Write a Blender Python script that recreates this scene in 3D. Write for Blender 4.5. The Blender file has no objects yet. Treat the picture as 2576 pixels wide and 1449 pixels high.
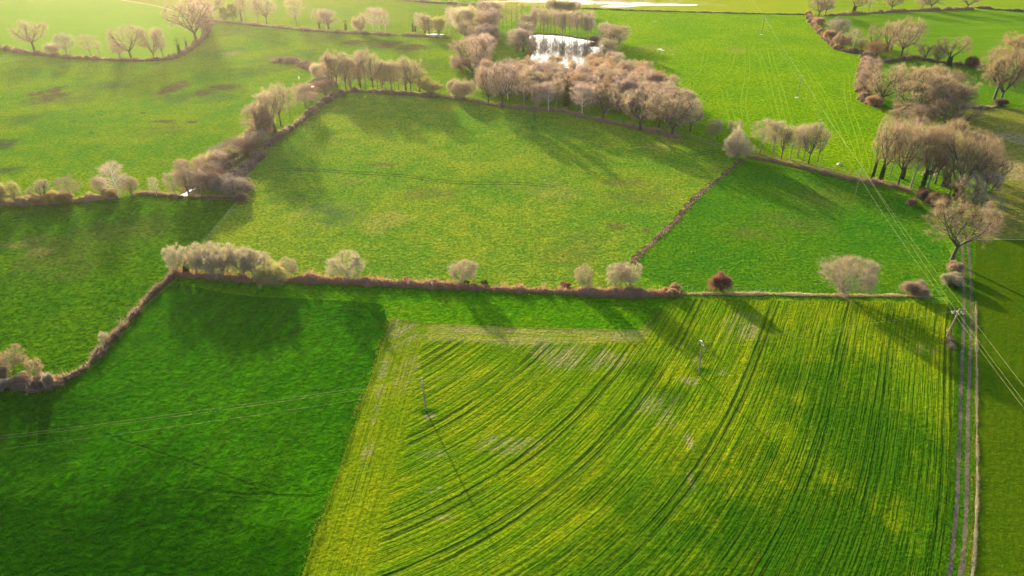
import bpy, math, random
from mathutils import Vector, Matrix, noise as mnoise

# ------------------------------------------------------------------ basics
scene = bpy.context.scene
COL = scene.collection
R = math.radians
CAM_H, PITCH, FPX = 90.0, R(31.0), 1753.0
SUN_AZ, SUN_EL = R(-24.0), R(12.0)
SP, CP = math.sin(PITCH), math.cos(PITCH)


def P(x, y, z=0.0):
    """survey reading (photo coordinates, 2576 wide) -> point of the level ground"""
    u = (x - 1288) / FPX
    v = (724.7 - y) / FPX
    dx, dy, dz = u, CP + v * SP, -SP + v * CP
    t = (z - CAM_H) / dz
    return Vector((dx * t, dy * t, z))


def depth(g):
    return g.y * CP + CAM_H * SP


def height_at(g, ytop):
    v = (724.7 - ytop) / FPX
    return CAM_H + g.y * (v * CP - SP) / (CP + v * SP)


def crop(c, x, y):
    """crop number (row*4+col) and reading inside it -> photo coordinates"""
    return (c % 4) * 644 + x * .25, (c // 4) * 362.25 + y * .25


# ------------------------------------------------------------------ material node language
class Val:
    def __init__(s, nt, sock): s.nt, s.s = nt, sock
    def _m(s, op, *a, clamp=False):
        n = s.nt.nodes.new('ShaderNodeMath'); n.operation = op; n.use_clamp = clamp
        for i, q in enumerate((s,) + a):
            if isinstance(q, Val): s.nt.links.new(q.s, n.inputs[i])
            else: n.inputs[i].default_value = float(q)
        return Val(s.nt, n.outputs[0])
    def __add__(s, o): return s._m('ADD', o)
    __radd__ = __add__
    def __sub__(s, o): return s._m('SUBTRACT', o)
    def __rsub__(s, o): return s._m('MULTIPLY', -1.0) + o
    def __mul__(s, o): return s._m('MULTIPLY', o)
    __rmul__ = __mul__
    def __truediv__(s, o): return s._m('DIVIDE', o)
    def mx(s, o): return s._m('MAXIMUM', o)
    def mn(s, o): return s._m('MINIMUM', o)
    def sin(s): return s._m('SINE')
    def abs(s): return s._m('ABSOLUTE')
    def sqrt(s): return s._m('SQRT')
    def pw(s, e): return s._m('POWER', e)
    def clamp(s): return s._m('ADD', 0.0, clamp=True)
    def ramp(s, a, b, lo=0.0, hi=1.0):
        n = s.nt.nodes.new('ShaderNodeMapRange'); n.interpolation_type = 'SMOOTHSTEP'
        s.nt.links.new(s.s, n.inputs[0])
        for i, q in enumerate((a, b, lo, hi)): n.inputs[1 + i].default_value = q
        return Val(s.nt, n.outputs[0])


class Mat:
    def __init__(self, name):
        self.m = bpy.data.materials.new(name); self.m.use_nodes = True
        self.nt = self.m.node_tree; self.nt.nodes.clear()
        self.out = self.nt.nodes.new('ShaderNodeOutputMaterial')
    def node(self, t, **k):
        n = self.nt.nodes.new(t)
        for a, b in k.items(): setattr(n, a, b)
        return n
    def link(self, a, b): self.nt.links.new(a.s if isinstance(a, Val) else a, b)
    def xyz(self, obj=False):
        if obj: src = self.node('ShaderNodeTexCoord').outputs['Object']
        else: src = self.node('ShaderNodeNewGeometry').outputs['Position']
        sp = self.node('ShaderNodeSeparateXYZ'); self.link(src, sp.inputs[0])
        return src, Val(self.nt, sp.outputs[0]), Val(self.nt, sp.outputs[1]), Val(self.nt, sp.outputs[2])
    def vec(self, x, y, z=0.0):
        n = self.node('ShaderNodeCombineXYZ')
        for i, q in enumerate((x, y, z)):
            if isinstance(q, Val): self.link(q, n.inputs[i])
            else: n.inputs[i].default_value = q
        return n.outputs[0]
    def noise(self, vec, scale, detail=3.0, rough=.55, dist=0.0):
        n = self.node('ShaderNodeTexNoise'); n.noise_dimensions = '3D'
        self.link(vec, n.inputs['Vector'])
        n.inputs['Scale'].default_value = scale; n.inputs['Detail'].default_value = detail
        n.inputs['Roughness'].default_value = rough; n.inputs['Distortion'].default_value = dist
        return Val(self.nt, n.outputs[0])
    def mix(self, f, a, b, mode='MIX'):
        n = self.node('ShaderNodeMix', data_type='RGBA', blend_type=mode)
        if isinstance(f, Val): self.link(f, n.inputs[0])
        else: n.inputs[0].default_value = f
        for q, i in ((a, 6), (b, 7)):
            if isinstance(q, tuple): n.inputs[i].default_value = (*q, 1)
            else: self.link(q, n.inputs[i])
        return n.outputs[2]
    def gain(self, col, v):
        n = self.node('ShaderNodeVectorMath', operation='SCALE')
        if isinstance(col, tuple): n.inputs[0].default_value = col
        else: self.link(col, n.inputs[0])
        if isinstance(v, Val): self.link(v, n.inputs['Scale'])
        else: n.inputs['Scale'].default_value = v
        return n.outputs[0]
    def bump(self, h, dist=1.0, strength=1.0):
        n = self.node('ShaderNodeBump'); self.link(h, n.inputs['Height'])
        n.inputs['Distance'].default_value = dist; n.inputs['Strength'].default_value = strength
        return n.outputs[0]
    def diffuse(self, col, normal=None):
        n = self.node('ShaderNodeBsdfDiffuse')
        if isinstance(col, tuple): n.inputs[0].default_value = (*col, 1)
        else: self.link(col, n.inputs[0])
        if normal is not None: self.link(normal, n.inputs['Normal'])
        return n.outputs[0]
    def translucent(self, col):
        n = self.node('ShaderNodeBsdfTranslucent')
        if isinstance(col, tuple): n.inputs[0].default_value = (*col, 1)
        else: self.link(col, n.inputs[0])
        return n.outputs[0]
    def shmix(self, f, a, b):
        n = self.node('ShaderNodeMixShader'); n.inputs[0].default_value = f
        self.link(a, n.inputs[1]); self.link(b, n.inputs[2]); return n.outputs[0]
    def finish(self, sh):
        self.link(sh, self.out.inputs[0]); return self.m


def plain(name, col, rough=.7, metal=0.0, var=.25, scale=6.0):
    m = Mat(name); v, x, y, z = m.xyz(True)
    n = m.noise(v, scale, 4)
    b = m.node('ShaderNodeBsdfPrincipled')
    m.link(m.gain(col, n * (2 * var) + (1 - var)), b.inputs['Base Color'])
    b.inputs['Roughness'].default_value = rough; b.inputs['Metallic'].default_value = metal
    return m.finish(b.outputs[0])


# ------------------------------------------------------------------ objects
def tag(o, label=None, cat=None, group=None, kind=None):
    for k, v in (('label', label), ('category', cat), ('group', group), ('kind', kind)):
        if v: o[k] = v
    return o


def mesh(name, verts, faces, mat=None, smooth=False):
    me = bpy.data.meshes.new(name); me.from_pydata([tuple(v) for v in verts], [], faces)
    if mat: me.materials.append(mat)
    if smooth: me.polygons.foreach_set('use_smooth', [True] * len(me.polygons))
    me.update(); return me


def link(name, data, parent=None, loc=None):
    o = bpy.data.objects.new(name, data); COL.objects.link(o)
    if parent: o.parent = parent
    if loc is not None: o.location = loc
    return o


def empty(name, loc, rz=0.0, sc=(1, 1, 1)):
    o = bpy.data.objects.new(name, None); COL.objects.link(o)
    o.location = loc; o.rotation_euler = (0, 0, rz); o.scale = sc; o.empty_display_size = .5
    return o


def tube(V, Fs, pts, rads, n=5, cap=False):
    base = len(V)
    for i, p in enumerate(pts):
        d = (pts[min(i + 1, len(pts) - 1)] - pts[max(i - 1, 0)])
        if d.length < 1e-6: d = Vector((0, 0, 1))
        d.normalize()
        a = d.orthogonal().normalized(); b = d.cross(a)
        for k in range(n):
            t = 2 * math.pi * k / n
            V.append(p + (a * math.cos(t) + b * math.sin(t)) * rads[i])
    for i in range(len(pts) - 1):
        for k in range(n):
            k2 = (k + 1) % n
            Fs.append((base + i * n + k, base + i * n + k2, base + (i + 1) * n + k2, base + (i + 1) * n + k))
    if cap:
        Fs.append(tuple(base + (len(pts) - 1) * n + k for k in range(n)))


def box(V, Fs, c, s, rot=None):
    b = len(V)
    for dx in (-1, 1):
        for dy in (-1, 1):
            for dz in (-1, 1):
                q = Vector((dx * s[0] / 2, dy * s[1] / 2, dz * s[2] / 2))
                if rot: q = rot @ q
                V.append(Vector(c) + q)
    for f in ((0, 1, 3, 2), (4, 6, 7, 5), (0, 4, 5, 1), (2, 3, 7, 6), (0, 2, 6, 4), (1, 5, 7, 3)):
        Fs.append(tuple(b + i for i in f))


def sliver(V, Fs, p, d, L, w, rng):
    w *= 1.0
    a = d.orthogonal().normalized(); a.rotate(Matrix.Rotation(rng.random() * 6.283, 3, d))
    b = len(V)
    V.append(p - a * w); V.append(p + a * w); V.append(p + d * L)
    Fs.append((b, b + 1, b + 2))


def rvec(rng):
    while True:
        v = Vector((rng.uniform(-1, 1), rng.uniform(-1, 1), rng.uniform(-1, 1)))
        if .05 < v.length < 1: return v.normalized()


# ------------------------------------------------------------------ ground
ORD = ['first', 'second', 'third', 'fourth', 'fifth', 'sixth', 'seventh', 'eighth', 'ninth', 'tenth', 'eleventh', 'twelfth',
       'thirteenth', 'fourteenth', 'fifteenth', 'sixteenth', 'seventeenth', 'eighteenth', 'nineteenth', 'twentieth']


def blob_mask(m, x, y, warp, b):
    """ragged patch: photo-surveyed centre and radii -> metres"""
    cx, cy, rx, ry = b[:4]
    c = P(cx, cy); rxm = rx * depth(c) / FPX
    rym = (P(cx, cy - ry).y - P(cx, cy + ry).y) / 2
    dx = (x - c.x) / rxm; dy = (y - c.y) / rym
    d = (dx * dx + dy * dy).sqrt() + warp
    return d.ramp(1.35, .35)


STRIPE_COEF = (1.39021382, 5.01943248, -0.06585306, -0.84957167, -2.07496185, 6.45223935, 0.33301147)


def field(name, poly, z, a, b, patches=(), rows=None, tus=1.0, tuft=.35, tscale=1.4, large=.03, fine=.72, extra=None, contrast=1.0):
    """one sheet of grass or crop. a, b: the two sward colours; patches: [(colour, strength, [blobs])]"""
    pts = [P(*q) if len(q) == 2 else Vector(q) for q in poly]
    ang = 0.0
    me = mesh(name, [(p.x, p.y, z) for p in pts], [tuple(range(len(pts)))])
    m = Mat(name + '_sward'); vec, x, y, _ = m.xyz()
    nl = m.noise(vec, large, 4, .6)
    nm = m.noise(vec, .16, 4, .6)
    nf = m.noise(vec, tscale, 5, .65)
    nvf = m.noise(vec, 4.5, 3, .7)
    nt_ = m.noise(vec, tscale * .5, 5, .75, .3)
    col = m.mix((nl * .6 + nm * .4 + nt_ * .35 - .17).ramp(.36, .66), a, b)
    h = nf * tuft * 1.0 + nt_.ramp(.3, .75) * (tuft * tus * 1.25) + nm * (tuft * 1.2) + nvf * (tuft * .14)
    if rows:
        rr = rows if isinstance(rows, list) else [rows]
        for rw in rr:
            if rw['type'] == 'fan':
                t = R(33); ct, st = math.cos(t), math.sin(t)
                u = x * ct - y * st; v = x * st + y * ct
                u0 = u / 50.; v0 = (v - 100.) / 50.
                c = STRIPE_COEF
                S = u + u0 * v0 * c[0] + v0 * v0 * c[1] + u0 * u0 * v0 * c[2] + u0 * v0 * v0 * c[3] + v0 * v0 * v0 * c[4] + u0 * u0 * c[5] + v0 * c[6]
            else:
                t = rw['ang']; S = x * math.cos(t) - y * math.sin(t)
                v = x * math.sin(t) + y * math.cos(t)
            S = S + (m.noise(vec, .35, 3) - .5) * rw.get('wob', .5)
            along = m.vec(S * rw.get('freq', 1.0), v * .03)
            st1 = m.noise(along, rw.get('s1', .55), 3, .75)
            st2 = m.noise(along, rw.get('s2', 1.6), 2, .6)
            stripe = st1 * .42 + st2 * .58
            if rw is rr[0]: stripe0 = stripe
            mask = rw['mask'](m, x, y, vec) if 'mask' in rw else None
            k = (stripe - .5) * rw.get('ch', .8)
            if mask is not None: k = k * mask
            h = h + k * rw.get('bump', .6)
            f = stripe.ramp(.37, .60) * rw.get('mix', .8)
            if mask is not None: f = f * mask
            col = m.mix(f, col, rw['col'])
            if rw.get('tram'):
                # tramlines: pairs of bare wheelings where the sprayer drove
                line = None
                for c in rw['tram']:
                    q = ((S - c).abs() - .62).abs().ramp(.40, .14)
                    line = q if line is None else line.mx(q)
                if mask is not None: line = line * mask
                line = line * m.noise(vec, .05, 2).ramp(.32, .52)
                col = m.mix(line * .75, col, rw['tramcol'])
                h = h - line * .25
    warp = (m.noise(vec, .09, 6, .75) - .5) * 3.6 + (m.noise(vec, .6, 3, .7) - .5) * 1.4
    mott = m.noise(vec, .35, 5, .75).ramp(.36, .54, .35, 1.0)
    brk = None
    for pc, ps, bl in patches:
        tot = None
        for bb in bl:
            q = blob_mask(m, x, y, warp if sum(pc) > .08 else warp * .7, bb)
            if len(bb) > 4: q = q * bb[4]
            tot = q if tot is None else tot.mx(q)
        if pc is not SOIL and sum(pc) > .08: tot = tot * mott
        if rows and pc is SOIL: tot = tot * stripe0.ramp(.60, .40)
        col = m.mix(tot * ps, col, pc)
    if extra: col, h = extra(m, x, y, vec, col, h)
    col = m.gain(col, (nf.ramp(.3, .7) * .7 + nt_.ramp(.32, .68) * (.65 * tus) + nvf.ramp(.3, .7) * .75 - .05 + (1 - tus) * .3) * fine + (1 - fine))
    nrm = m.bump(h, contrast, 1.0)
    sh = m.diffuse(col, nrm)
    me.materials.append(m.finish(sh))
    return tag(link(name, me), kind='structure')


G_BRIGHT = (.145, .235, .008)      # bright yellow-green meadow
G_DEEP = (.062, .185, .008)     # lush grass
G_BLUE = (.055, .120, .030)
G_YEL = (.24, .235, .012)
BROWN = (.075, .055, .035)
RUSH = (.045, .070, .028)
TAN = (.30, .23, .11)
SOIL = (.22, .165, .115)
CORNER_DARK = (.012, .062, .002)

field('ground', [(-4000, -900, 0), (4000, -900, 0), (4000, 6000, 0), (-4000, 6000, 0)], 0.0, G_DEEP, G_BRIGHT)
field('crop_field', [(-600, 110), (0, 121), (90, 135), (235, 149), (333, 152), (400, 150), (440, 144), (470, 129), (500, 105), (520, 80),
      (520, 30), (436, 27), (390, 12), (310, 0), (150, -20), (-600, -80)], .004, (.085, .20, .008), (.11, .215, .008), tuft=.12, fine=.3,
      rows=dict(type='line', ang=R(86), col=(.10, .20, .012), s1=.22, s2=.5, mix=.45, bump=.15, wob=2))
field('verge_field', [(310, 0), (390, 12), (436, 27), (520, 30), (530, -60), (300, -100), (100, -60)], .008, (.10, .16, .012), (.12, .17, .02), tuft=.2)
field('meadow', [(-700, 125), (0, 126), (90, 138), (235, 152), (333, 155), (400, 153), (445, 147), (475, 130), (505, 107), (525, 60),
      (680, 70), (860, 85), (1000, 91), (1130, 98), (1180, 140), (1150, 235), (970, 235), (861, 232), (794, 262), (740, 310), (680, 355),
      (600, 420), (520, 465), (470, 495), (350, 490), (240, 503), (110, 514), (0, 516), (-900, 520)], .012, (.060,.19,.004), (.150, .245, .004), tuft=.6,
      patches=[(BROWN, .95, [(95, 235, 22, 8), (120, 246, 50, 16), (140, 226, 22, 10), (430, 225, 30, 20), (510, 232, 30, 10), (572, 220, 42, 8), (415, 305, 30, 5), (481, 308, 18, 4),
                            (959, 112, 62, 13), (1032, 119, 52, 9), (890, 108, 30, 8)]),
               (RUSH, .95, [(60, 300, 60, 18, .5), (270, 215, 70, 14, .5), (400, 330, 80, 16, .4), (640, 180, 60, 16, .6), (570, 130, 50, 14, .4), (20, 430, 30, 14), (5, 362, 40, 18), (540, 240, 70, 18, .5), (180, 248, 60, 18, .5), (460, 245, 50, 15, .6), (230, 334, 8, 3), (185, 305, 8, 2), (360, 285, 7, 3), (820, 90, 60, 20, .5), (1080, 165, 60, 15, .5), (740, 150, 90, 25, .5)]),
               ((.24, .21, .08), .7, [(586, 135, 26, 6)])])
field('north_meadow', [(528, 52), (860, 82), (1000, 88), (1130, 96), (1230, 60), (1240, 14), (1100, 9), (900, -9), (540, -40)], .016, (.075, .17, .008), (.125, .19, .008), tuft=.35)
field('wet_field', [(1240, 12), (1290, 14), (1455, 20), (1900, 34), (2034, 35), (2030, -60), (1240, -60)], .020, (.17, .24, .006), (.22, .255, .012), tuft=.1, fine=.25,
      patches=[((.38, .27, .17), .9, [(1450, 4, 230, 10), (1640, 10, 150, 6, .7)])])
field('north_crop_field', [(2034, 34), (2076, 40), (2300, 27), (2450, 22), (2700, 30), (2800, -60), (2030, -60)], .024, (.14, .23, .005), (.18, .25, .006), tuft=.12, fine=.3,
      rows=dict(type='line', ang=R(80), col=(.07, .15, .005), s1=.15, s2=.4, mix=.5, bump=.1, wob=2))
field('pasture', [(1440, 22), (2032, 37), (2043, 60), (2080, 100), (2110, 128), (2180, 137), (2168, 175), (2165, 235), (2180, 258), (2215, 270),
      (2260, 285), (2200, 340), (2185, 452), (2060, 430), (1930, 390), (1850, 372), (1740, 340), (1700, 290), (1600, 200), (1540, 130), (1560, 60), (1480, 40)],
      .028, (.105, .255, .002), (.175, .30, .002), tuft=.75, tscale=1.1, fine=.8, patches=[((.26, .24, .05), .6, [(1640, 122, 60, 10), (1850, 127, 35, 8)])])
field('east_crop_field', [(2076, 42), (2300, 30), (2450, 26), (2600, 32), (2900, 40), (2900, 180), (2480, 168), (2440, 170), (2300, 150), (2185, 140), (2115, 128), (2080, 98)],
      .032, (.085, .19, .004), (.12, .21, .005), tuft=.15, fine=.3, rows=dict(type='line', ang=R(84), col=(.05, .13, .004), s1=.2, s2=.5, mix=.6, bump=.15, wob=2))
field('copse_field', [(2185, 140), (2300, 150), (2440, 170), (2900, 185), (2900, 270), (2520, 268), (2425, 272), (2330, 287), (2250, 275), (2215, 268), (2170, 235)],
      .036, (.05, .15, .004), (.075, .17, .004), tuft=.3)
field('rough_field', [(2425, 274), (3600, 272), (3600, 600), (2470, 600), (2440, 560), (2500, 480), (2480, 380), (2400, 300)], .040, (.13, .15, .02), (.22, .18, .05), tuft=.3,
      rows=dict(type='line', ang=R(70), col=(.10, .14, .012), s1=.2, s2=.6, mix=.5, bump=.2, wob=3), patches=[((.27, .21, .12), .7, [(2530, 420, 60, 45), (2560, 350, 60, 15)])])
field('olive_field', [(2455, 604), (3600, 604), (4600, 2300), (2330, 2300), (2445, 1600), (2457, 1200), (2455, 900), (2453, 725)], .044, (.030, .072, .002), (.045, .082, .002), tuft=.06, fine=.25, large=.02,
      rows=dict(type='line', ang=R(31), col=(.052, .082, .002), s1=.3, s2=1.2, mix=.5, bump=.05, wob=.3))
field('south_meadow', [(0, 516), (110, 514), (240, 503), (350, 490), (470, 495), (600, 498), (500, 622), (440, 682), (360, 765), (280, 855), (215, 925), (150, 965), (0, 968), (-300, 965), (-1800, 960), (-1800, 520)],
      .048, (.030, .120, .002), (.070, .160, .003), tuft=.75, tscale=1.05, fine=.8,
      patches=[((.075, .090, .022), .75, [(280, 590, 130, 40, .7), (160, 640, 110, 60, .8), (380, 560, 60, 30, .6), (200, 680, 60, 30, .7), (360, 575, 30, 10)]),
               ((.20, .16, .07), .5, [(75, 605, 45, 14), (95, 635, 40, 12), (40, 620, 40, 10)])])
field('central_meadow', [(850, 234), (970, 237), (1150, 246), (1250, 264), (1345, 274), (1420, 280), (1530, 306), (1720, 348), (1850, 400), (1868, 404), (1720, 530), (1600, 655), (1590, 680), (1500, 735), (1200, 722), (940, 710), (740, 702),
      (480, 690), (440, 682), (500, 622), (600, 498), (620, 430), (681, 360), (794, 272)], .052, (.080, .190, .014), (.185, .245, .018), tuft=.45, large=.02,
      patches=[((.055, .105, .040), .7, [(849, 537, 85, 28), (740, 500, 60, 12, .5), (800, 425, 60, 10, .3)]),
               ((.12, .095, .035), .7, [(1082, 487, 90, 16, .6), (1563, 462, 80, 14, .7), (1605, 495, 90, 25, .5), (1553, 570, 24, 9), (1623, 580, 14, 7), (1440, 640, 90, 30, .45), (1480, 600, 60, 20, .35), (960, 415, 35, 6), (880, 460, 40, 12, .4)]),
               ((.27, .23, .07), .6, [(976, 557, 60, 28, .7), (1400, 480, 70, 30, .5), (760, 540, 30, 18, .5), (1005, 241, 75, 6), (1643, 370, 40, 8), (1700, 352, 45, 8), (765, 588, 12, 3)]),
               (BROWN, .8, [(1345, 300, 4, 16, .9), (1340, 322, 4, 6)])])
field('east_meadow', [(1868, 404), (2060, 438), (2190, 466), (2290, 488), (2340, 540), (2390, 640), (2405, 745), (2150, 748), (1860, 744), (1720, 742), (1590, 680), (1600, 655), (1720, 530)],
      .056, (.038, .145, .008), (.075, .175, .006), tuft=.45, patches=[((.12, .115, .03), .4, [(2060, 500, 80, 30), (1990, 560, 80, 30), (1890, 590, 60, 20)])])


def dense_left(m, x, y, vec, col, h):
    # old furrow lines across the crop
    for (p, q, w) in (((270, 1094), (640, 1222), .38), ((475, 1232), (790, 1252), .5), ((110, 1335), (180, 1332), .5), ((650, 870), (760, 830), .5)):
        a, b = P(*p), P(*q); d = (b - a); L = d.length; d.normalize()
        u = (x - a.x) * d.x + (y - a.y) * d.y
        n = ((x - a.x) * -d.y + (y - a.y) * d.x + (m.noise(vec, .15, 2) - .5) * 2.0).abs()
        k = n.ramp(w, w * .3) * u.ramp(-1, 1) * u.ramp(L + 1, L - 1)
        h = h - k * .25
        col = m.mix(k * .4, col, (.012, .04, .003))
    return col, h


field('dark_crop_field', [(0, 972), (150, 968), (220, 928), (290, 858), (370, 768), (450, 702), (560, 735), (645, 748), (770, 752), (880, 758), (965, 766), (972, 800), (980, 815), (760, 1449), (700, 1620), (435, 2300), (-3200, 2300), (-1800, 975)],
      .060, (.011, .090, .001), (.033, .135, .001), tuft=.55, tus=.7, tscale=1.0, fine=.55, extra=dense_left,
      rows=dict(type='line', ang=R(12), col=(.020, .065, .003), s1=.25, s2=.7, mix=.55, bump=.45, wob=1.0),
      patches=[((.005, .034, .001), .92, [(120, 1400, 560, 260, .95), (0, 1130, 220, 170, .75), (600, 1430, 280, 130, .75)])])  # lower-left corner darkening put into the crop colour
field('lush_strip', [(985, 800), (972, 797), (967, 766), (880, 758), (770, 752), (645, 748), (560, 737), (440, 712), (452, 702), (600, 708), (740, 712), (900, 716), (1000, 718), (1200, 728), (1400, 737), (1640, 744), (1720, 744), (1650, 780), (1645, 800), (1605, 830), (1400, 826), (1090, 815)],
      .064, (.045, .185, .002), (.095, .215, .003), tuft=.7, tscale=1.1, fine=.6)
field('track_verge', [(2380, 738), (2405, 620), (2455, 600), (2453, 725), (2456, 900), (2458, 1212), (2450, 1412), (2440, 1600), (2325, 2300), (2180, 2300), (2330, 1600), (2360, 1449), (2390, 1250), (2397, 1100), (2401, 900), (2398, 800)],
      .068, (.035, .12, .004), (.06, .14, .004), tuft=.5, fine=.5)

_hl = [P(985, 800), P(760, 1449)]; _hd = (_hl[0] - _hl[1]).normalized()
HL_ANG = math.atan2(_hd.x, _hd.y)
_ht = (P(1600, 832) - P(1090, 815)).normalized(); HT_ANG = math.atan2(_ht.x, _ht.y)


def side(m, x, y, vec, a, b, w=1.0):
    """signed distance in metres to the left of the line a->b"""
    pa, pb = P(*a), P(*b); d = (pb - pa).normalized()
    return (x - pa.x) * -d.y + (y - pa.y) * d.x + (m.noise(vec, .3, 2) - .5) * w


def m_left(m, x, y, vec): return (side(m, x, y, vec, (940, 1449), (1072, 842), 1.6) + (m.noise(vec, .06, 3) - .5) * 3).ramp(-1.2, 1.2)
def m_top(m, x, y, vec): return (side(m, x, y, vec, (1072, 858), (1610, 868), 2.0) + (m.noise(vec, .05, 3) - .5) * 5).ramp(-1.2, 1.2) * (1 - m_left(m, x, y, vec)) * side(m, x, y, vec, (1605, 930), (1640, 780)).ramp(-2, 2)
def m_fan(m, x, y, vec): return (1 - m_left(m, x, y, vec)) * (1 - m_top(m, x, y, vec))


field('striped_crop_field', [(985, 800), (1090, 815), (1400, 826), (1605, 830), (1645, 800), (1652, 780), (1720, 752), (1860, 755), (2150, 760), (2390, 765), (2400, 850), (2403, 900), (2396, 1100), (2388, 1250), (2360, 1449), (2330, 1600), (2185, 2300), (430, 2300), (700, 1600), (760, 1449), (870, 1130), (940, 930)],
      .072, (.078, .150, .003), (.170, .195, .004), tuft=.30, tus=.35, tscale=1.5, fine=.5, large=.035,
      patches=[((.010, .056, .002), .9, [(2050, 1400, 520, 300, .92), (2200, 1120, 210, 300, .8), (1600, 1449, 300, 110, .6), (1980, 950, 70, 60, .7), (1620, 935, 45, 30, .6), (1690, 1000, 50, 40, .6), (1500, 1250, 80, 30, .5), (1900, 1180, 60, 80, .6), (1770, 932, 28, 13), (1075, 1036, 26, 10), (2290, 830, 80, 40, .5)]),  # big blobs: corner shading put into the colour; small ones: greener crop
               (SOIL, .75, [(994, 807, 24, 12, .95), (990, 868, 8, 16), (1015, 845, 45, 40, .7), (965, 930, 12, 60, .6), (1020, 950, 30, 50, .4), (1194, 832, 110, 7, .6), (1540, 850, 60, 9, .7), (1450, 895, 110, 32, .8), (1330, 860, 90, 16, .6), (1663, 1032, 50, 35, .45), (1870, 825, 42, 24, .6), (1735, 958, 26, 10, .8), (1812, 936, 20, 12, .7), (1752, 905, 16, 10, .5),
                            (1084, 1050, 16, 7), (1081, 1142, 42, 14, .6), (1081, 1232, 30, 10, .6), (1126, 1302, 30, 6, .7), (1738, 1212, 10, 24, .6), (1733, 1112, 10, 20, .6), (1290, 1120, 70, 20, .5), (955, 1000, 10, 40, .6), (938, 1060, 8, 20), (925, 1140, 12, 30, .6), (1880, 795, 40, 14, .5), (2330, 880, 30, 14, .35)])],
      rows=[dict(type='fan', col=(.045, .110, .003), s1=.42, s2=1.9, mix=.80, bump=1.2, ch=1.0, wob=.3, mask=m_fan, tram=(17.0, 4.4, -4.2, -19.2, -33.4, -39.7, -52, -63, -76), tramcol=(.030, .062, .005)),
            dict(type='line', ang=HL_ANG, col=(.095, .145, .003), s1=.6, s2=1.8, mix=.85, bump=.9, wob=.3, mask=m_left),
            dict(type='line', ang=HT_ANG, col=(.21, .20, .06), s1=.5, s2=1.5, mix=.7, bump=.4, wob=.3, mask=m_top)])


# ---- ribbons: farm track, wheel tracks, streams
def smooth_line(pts, step):
    """Catmull-Rom through ground points, resampled"""
    out = []
    n = len(pts)
    for i in range(n - 1):
        p0, p1, p2, p3 = pts[max(i - 1, 0)], pts[i], pts[i + 1], pts[min(i + 2, n - 1)]
        k = max(1, int((p2 - p1).length / step))
        for j in range(k):
            t = j / k
            out.append(.5 * ((2 * p1) + (p2 - p0) * t + (2 * p0 - 5 * p1 + 4 * p2 - p3) * t * t + (3 * p1 - p0 - 3 * p2 + p3) * t ** 3))
    out.append(pts[-1]); return out


def ribbon(V, Fs, line, w, z, rng, ragged=.15):
    b = len(V)
    for i, p in enumerate(line):
        d = (line[min(i + 1, len(line) - 1)] - line[max(i - 1, 0)]); d.z = 0; d.normalize()
        nrm = Vector((-d.y, d.x, 0))
        for s in (-1, 1):
            q = p + nrm * s * (w / 2) * (1 + rng.uniform(-ragged, ragged) * 2); V.append((q.x, q.y, z))
    for i in range(len(line) - 1):
        Fs.append((b + 2 * i, b + 2 * i + 1, b + 2 * i + 3, b + 2 * i + 2))


rng = random.Random(5)


def sward_mat(name, a, b, scale=1.5, tuft=.15):
    m = Mat(name); vec, x, y, z = m.xyz()
    n = m.noise(vec, scale, 5, .7); nb = m.noise(vec, .25, 3)
    col = m.mix((n * .6 + nb * .5).ramp(.4, .7), a, b)
    return m.finish(m.diffuse(col, m.bump(n * tuft, 1.0)))


GRAVEL = sward_mat('track_gravel', (.07, .058, .044), (.13, .108, .084), 1.5, .25)
V, Fs = [], []
for ln in ([(2404, 560), (2412, 590), (2419, 622), (2425, 725), (2423, 850), (2418, 950), (2414, 1087), (2408, 1237), (2402, 1325), (2392, 1412), (2380, 1500), (2365, 1600), (2220, 2300)],
           [(2420, 560), (2428, 590), (2436, 625), (2442, 725), (2442, 850), (2437, 975), (2434, 1087), (2432, 1237), (2428, 1337), (2421, 1412), (2409, 1500), (2395, 1600), (2255, 2300)]):
    ribbon(V, Fs, smooth_line([P(*q) for q in ln], .5), .64, .078, rng, .2)
tag(link('farm_track', mesh('farm_track', V, Fs, GRAVEL)), kind='structure')
V, Fs = [], []
for off in (-1, 1):
    ln = [P(x, y) for x, y in ((1640, 318), (1700, 333), (1760, 350), (1810, 366), (1870, 376), (1932, 389), (2007, 408), (2095, 428), (2175, 447), (2260, 466), (2330, 495), (2380, 530), (2404, 562))]
    ln = smooth_line(ln, 2.0)
    ln2 = []
    for i, p in enumerate(ln):
        d = (ln[min(i + 1, len(ln) - 1)] - ln[max(i - 1, 0)]).normalized(); ln2.append(p + Vector((-d.y, d.x, 0)) * off * 1.1)
    ribbon(V, Fs, ln2, .9, .079, rng, .2)
tag(link('lane', mesh('lane', V, Fs, sward_mat('lane_earth', (.24, .18, .10), (.17, .17, .03), 1.0))), kind='structure')
V, Fs = [], []
ribbon(V, Fs, smooth_line([P(*q) for q in ((280, -6), (310, 1), (360, 9), (400, 17), (437, 27), (480, 33))], 3), 2.2, .078, rng, .2)
ribbon(V, Fs, smooth_line([P(*q) for q in ((2500, 602), (2540, 603), (2700, 606))], 1), .35, .078, rng, .2)
tag(link('path', mesh('path', V, Fs, sward_mat('path_earth', (.34, .28, .19), (.26, .23, .10), .5))), kind='structure')

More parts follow.
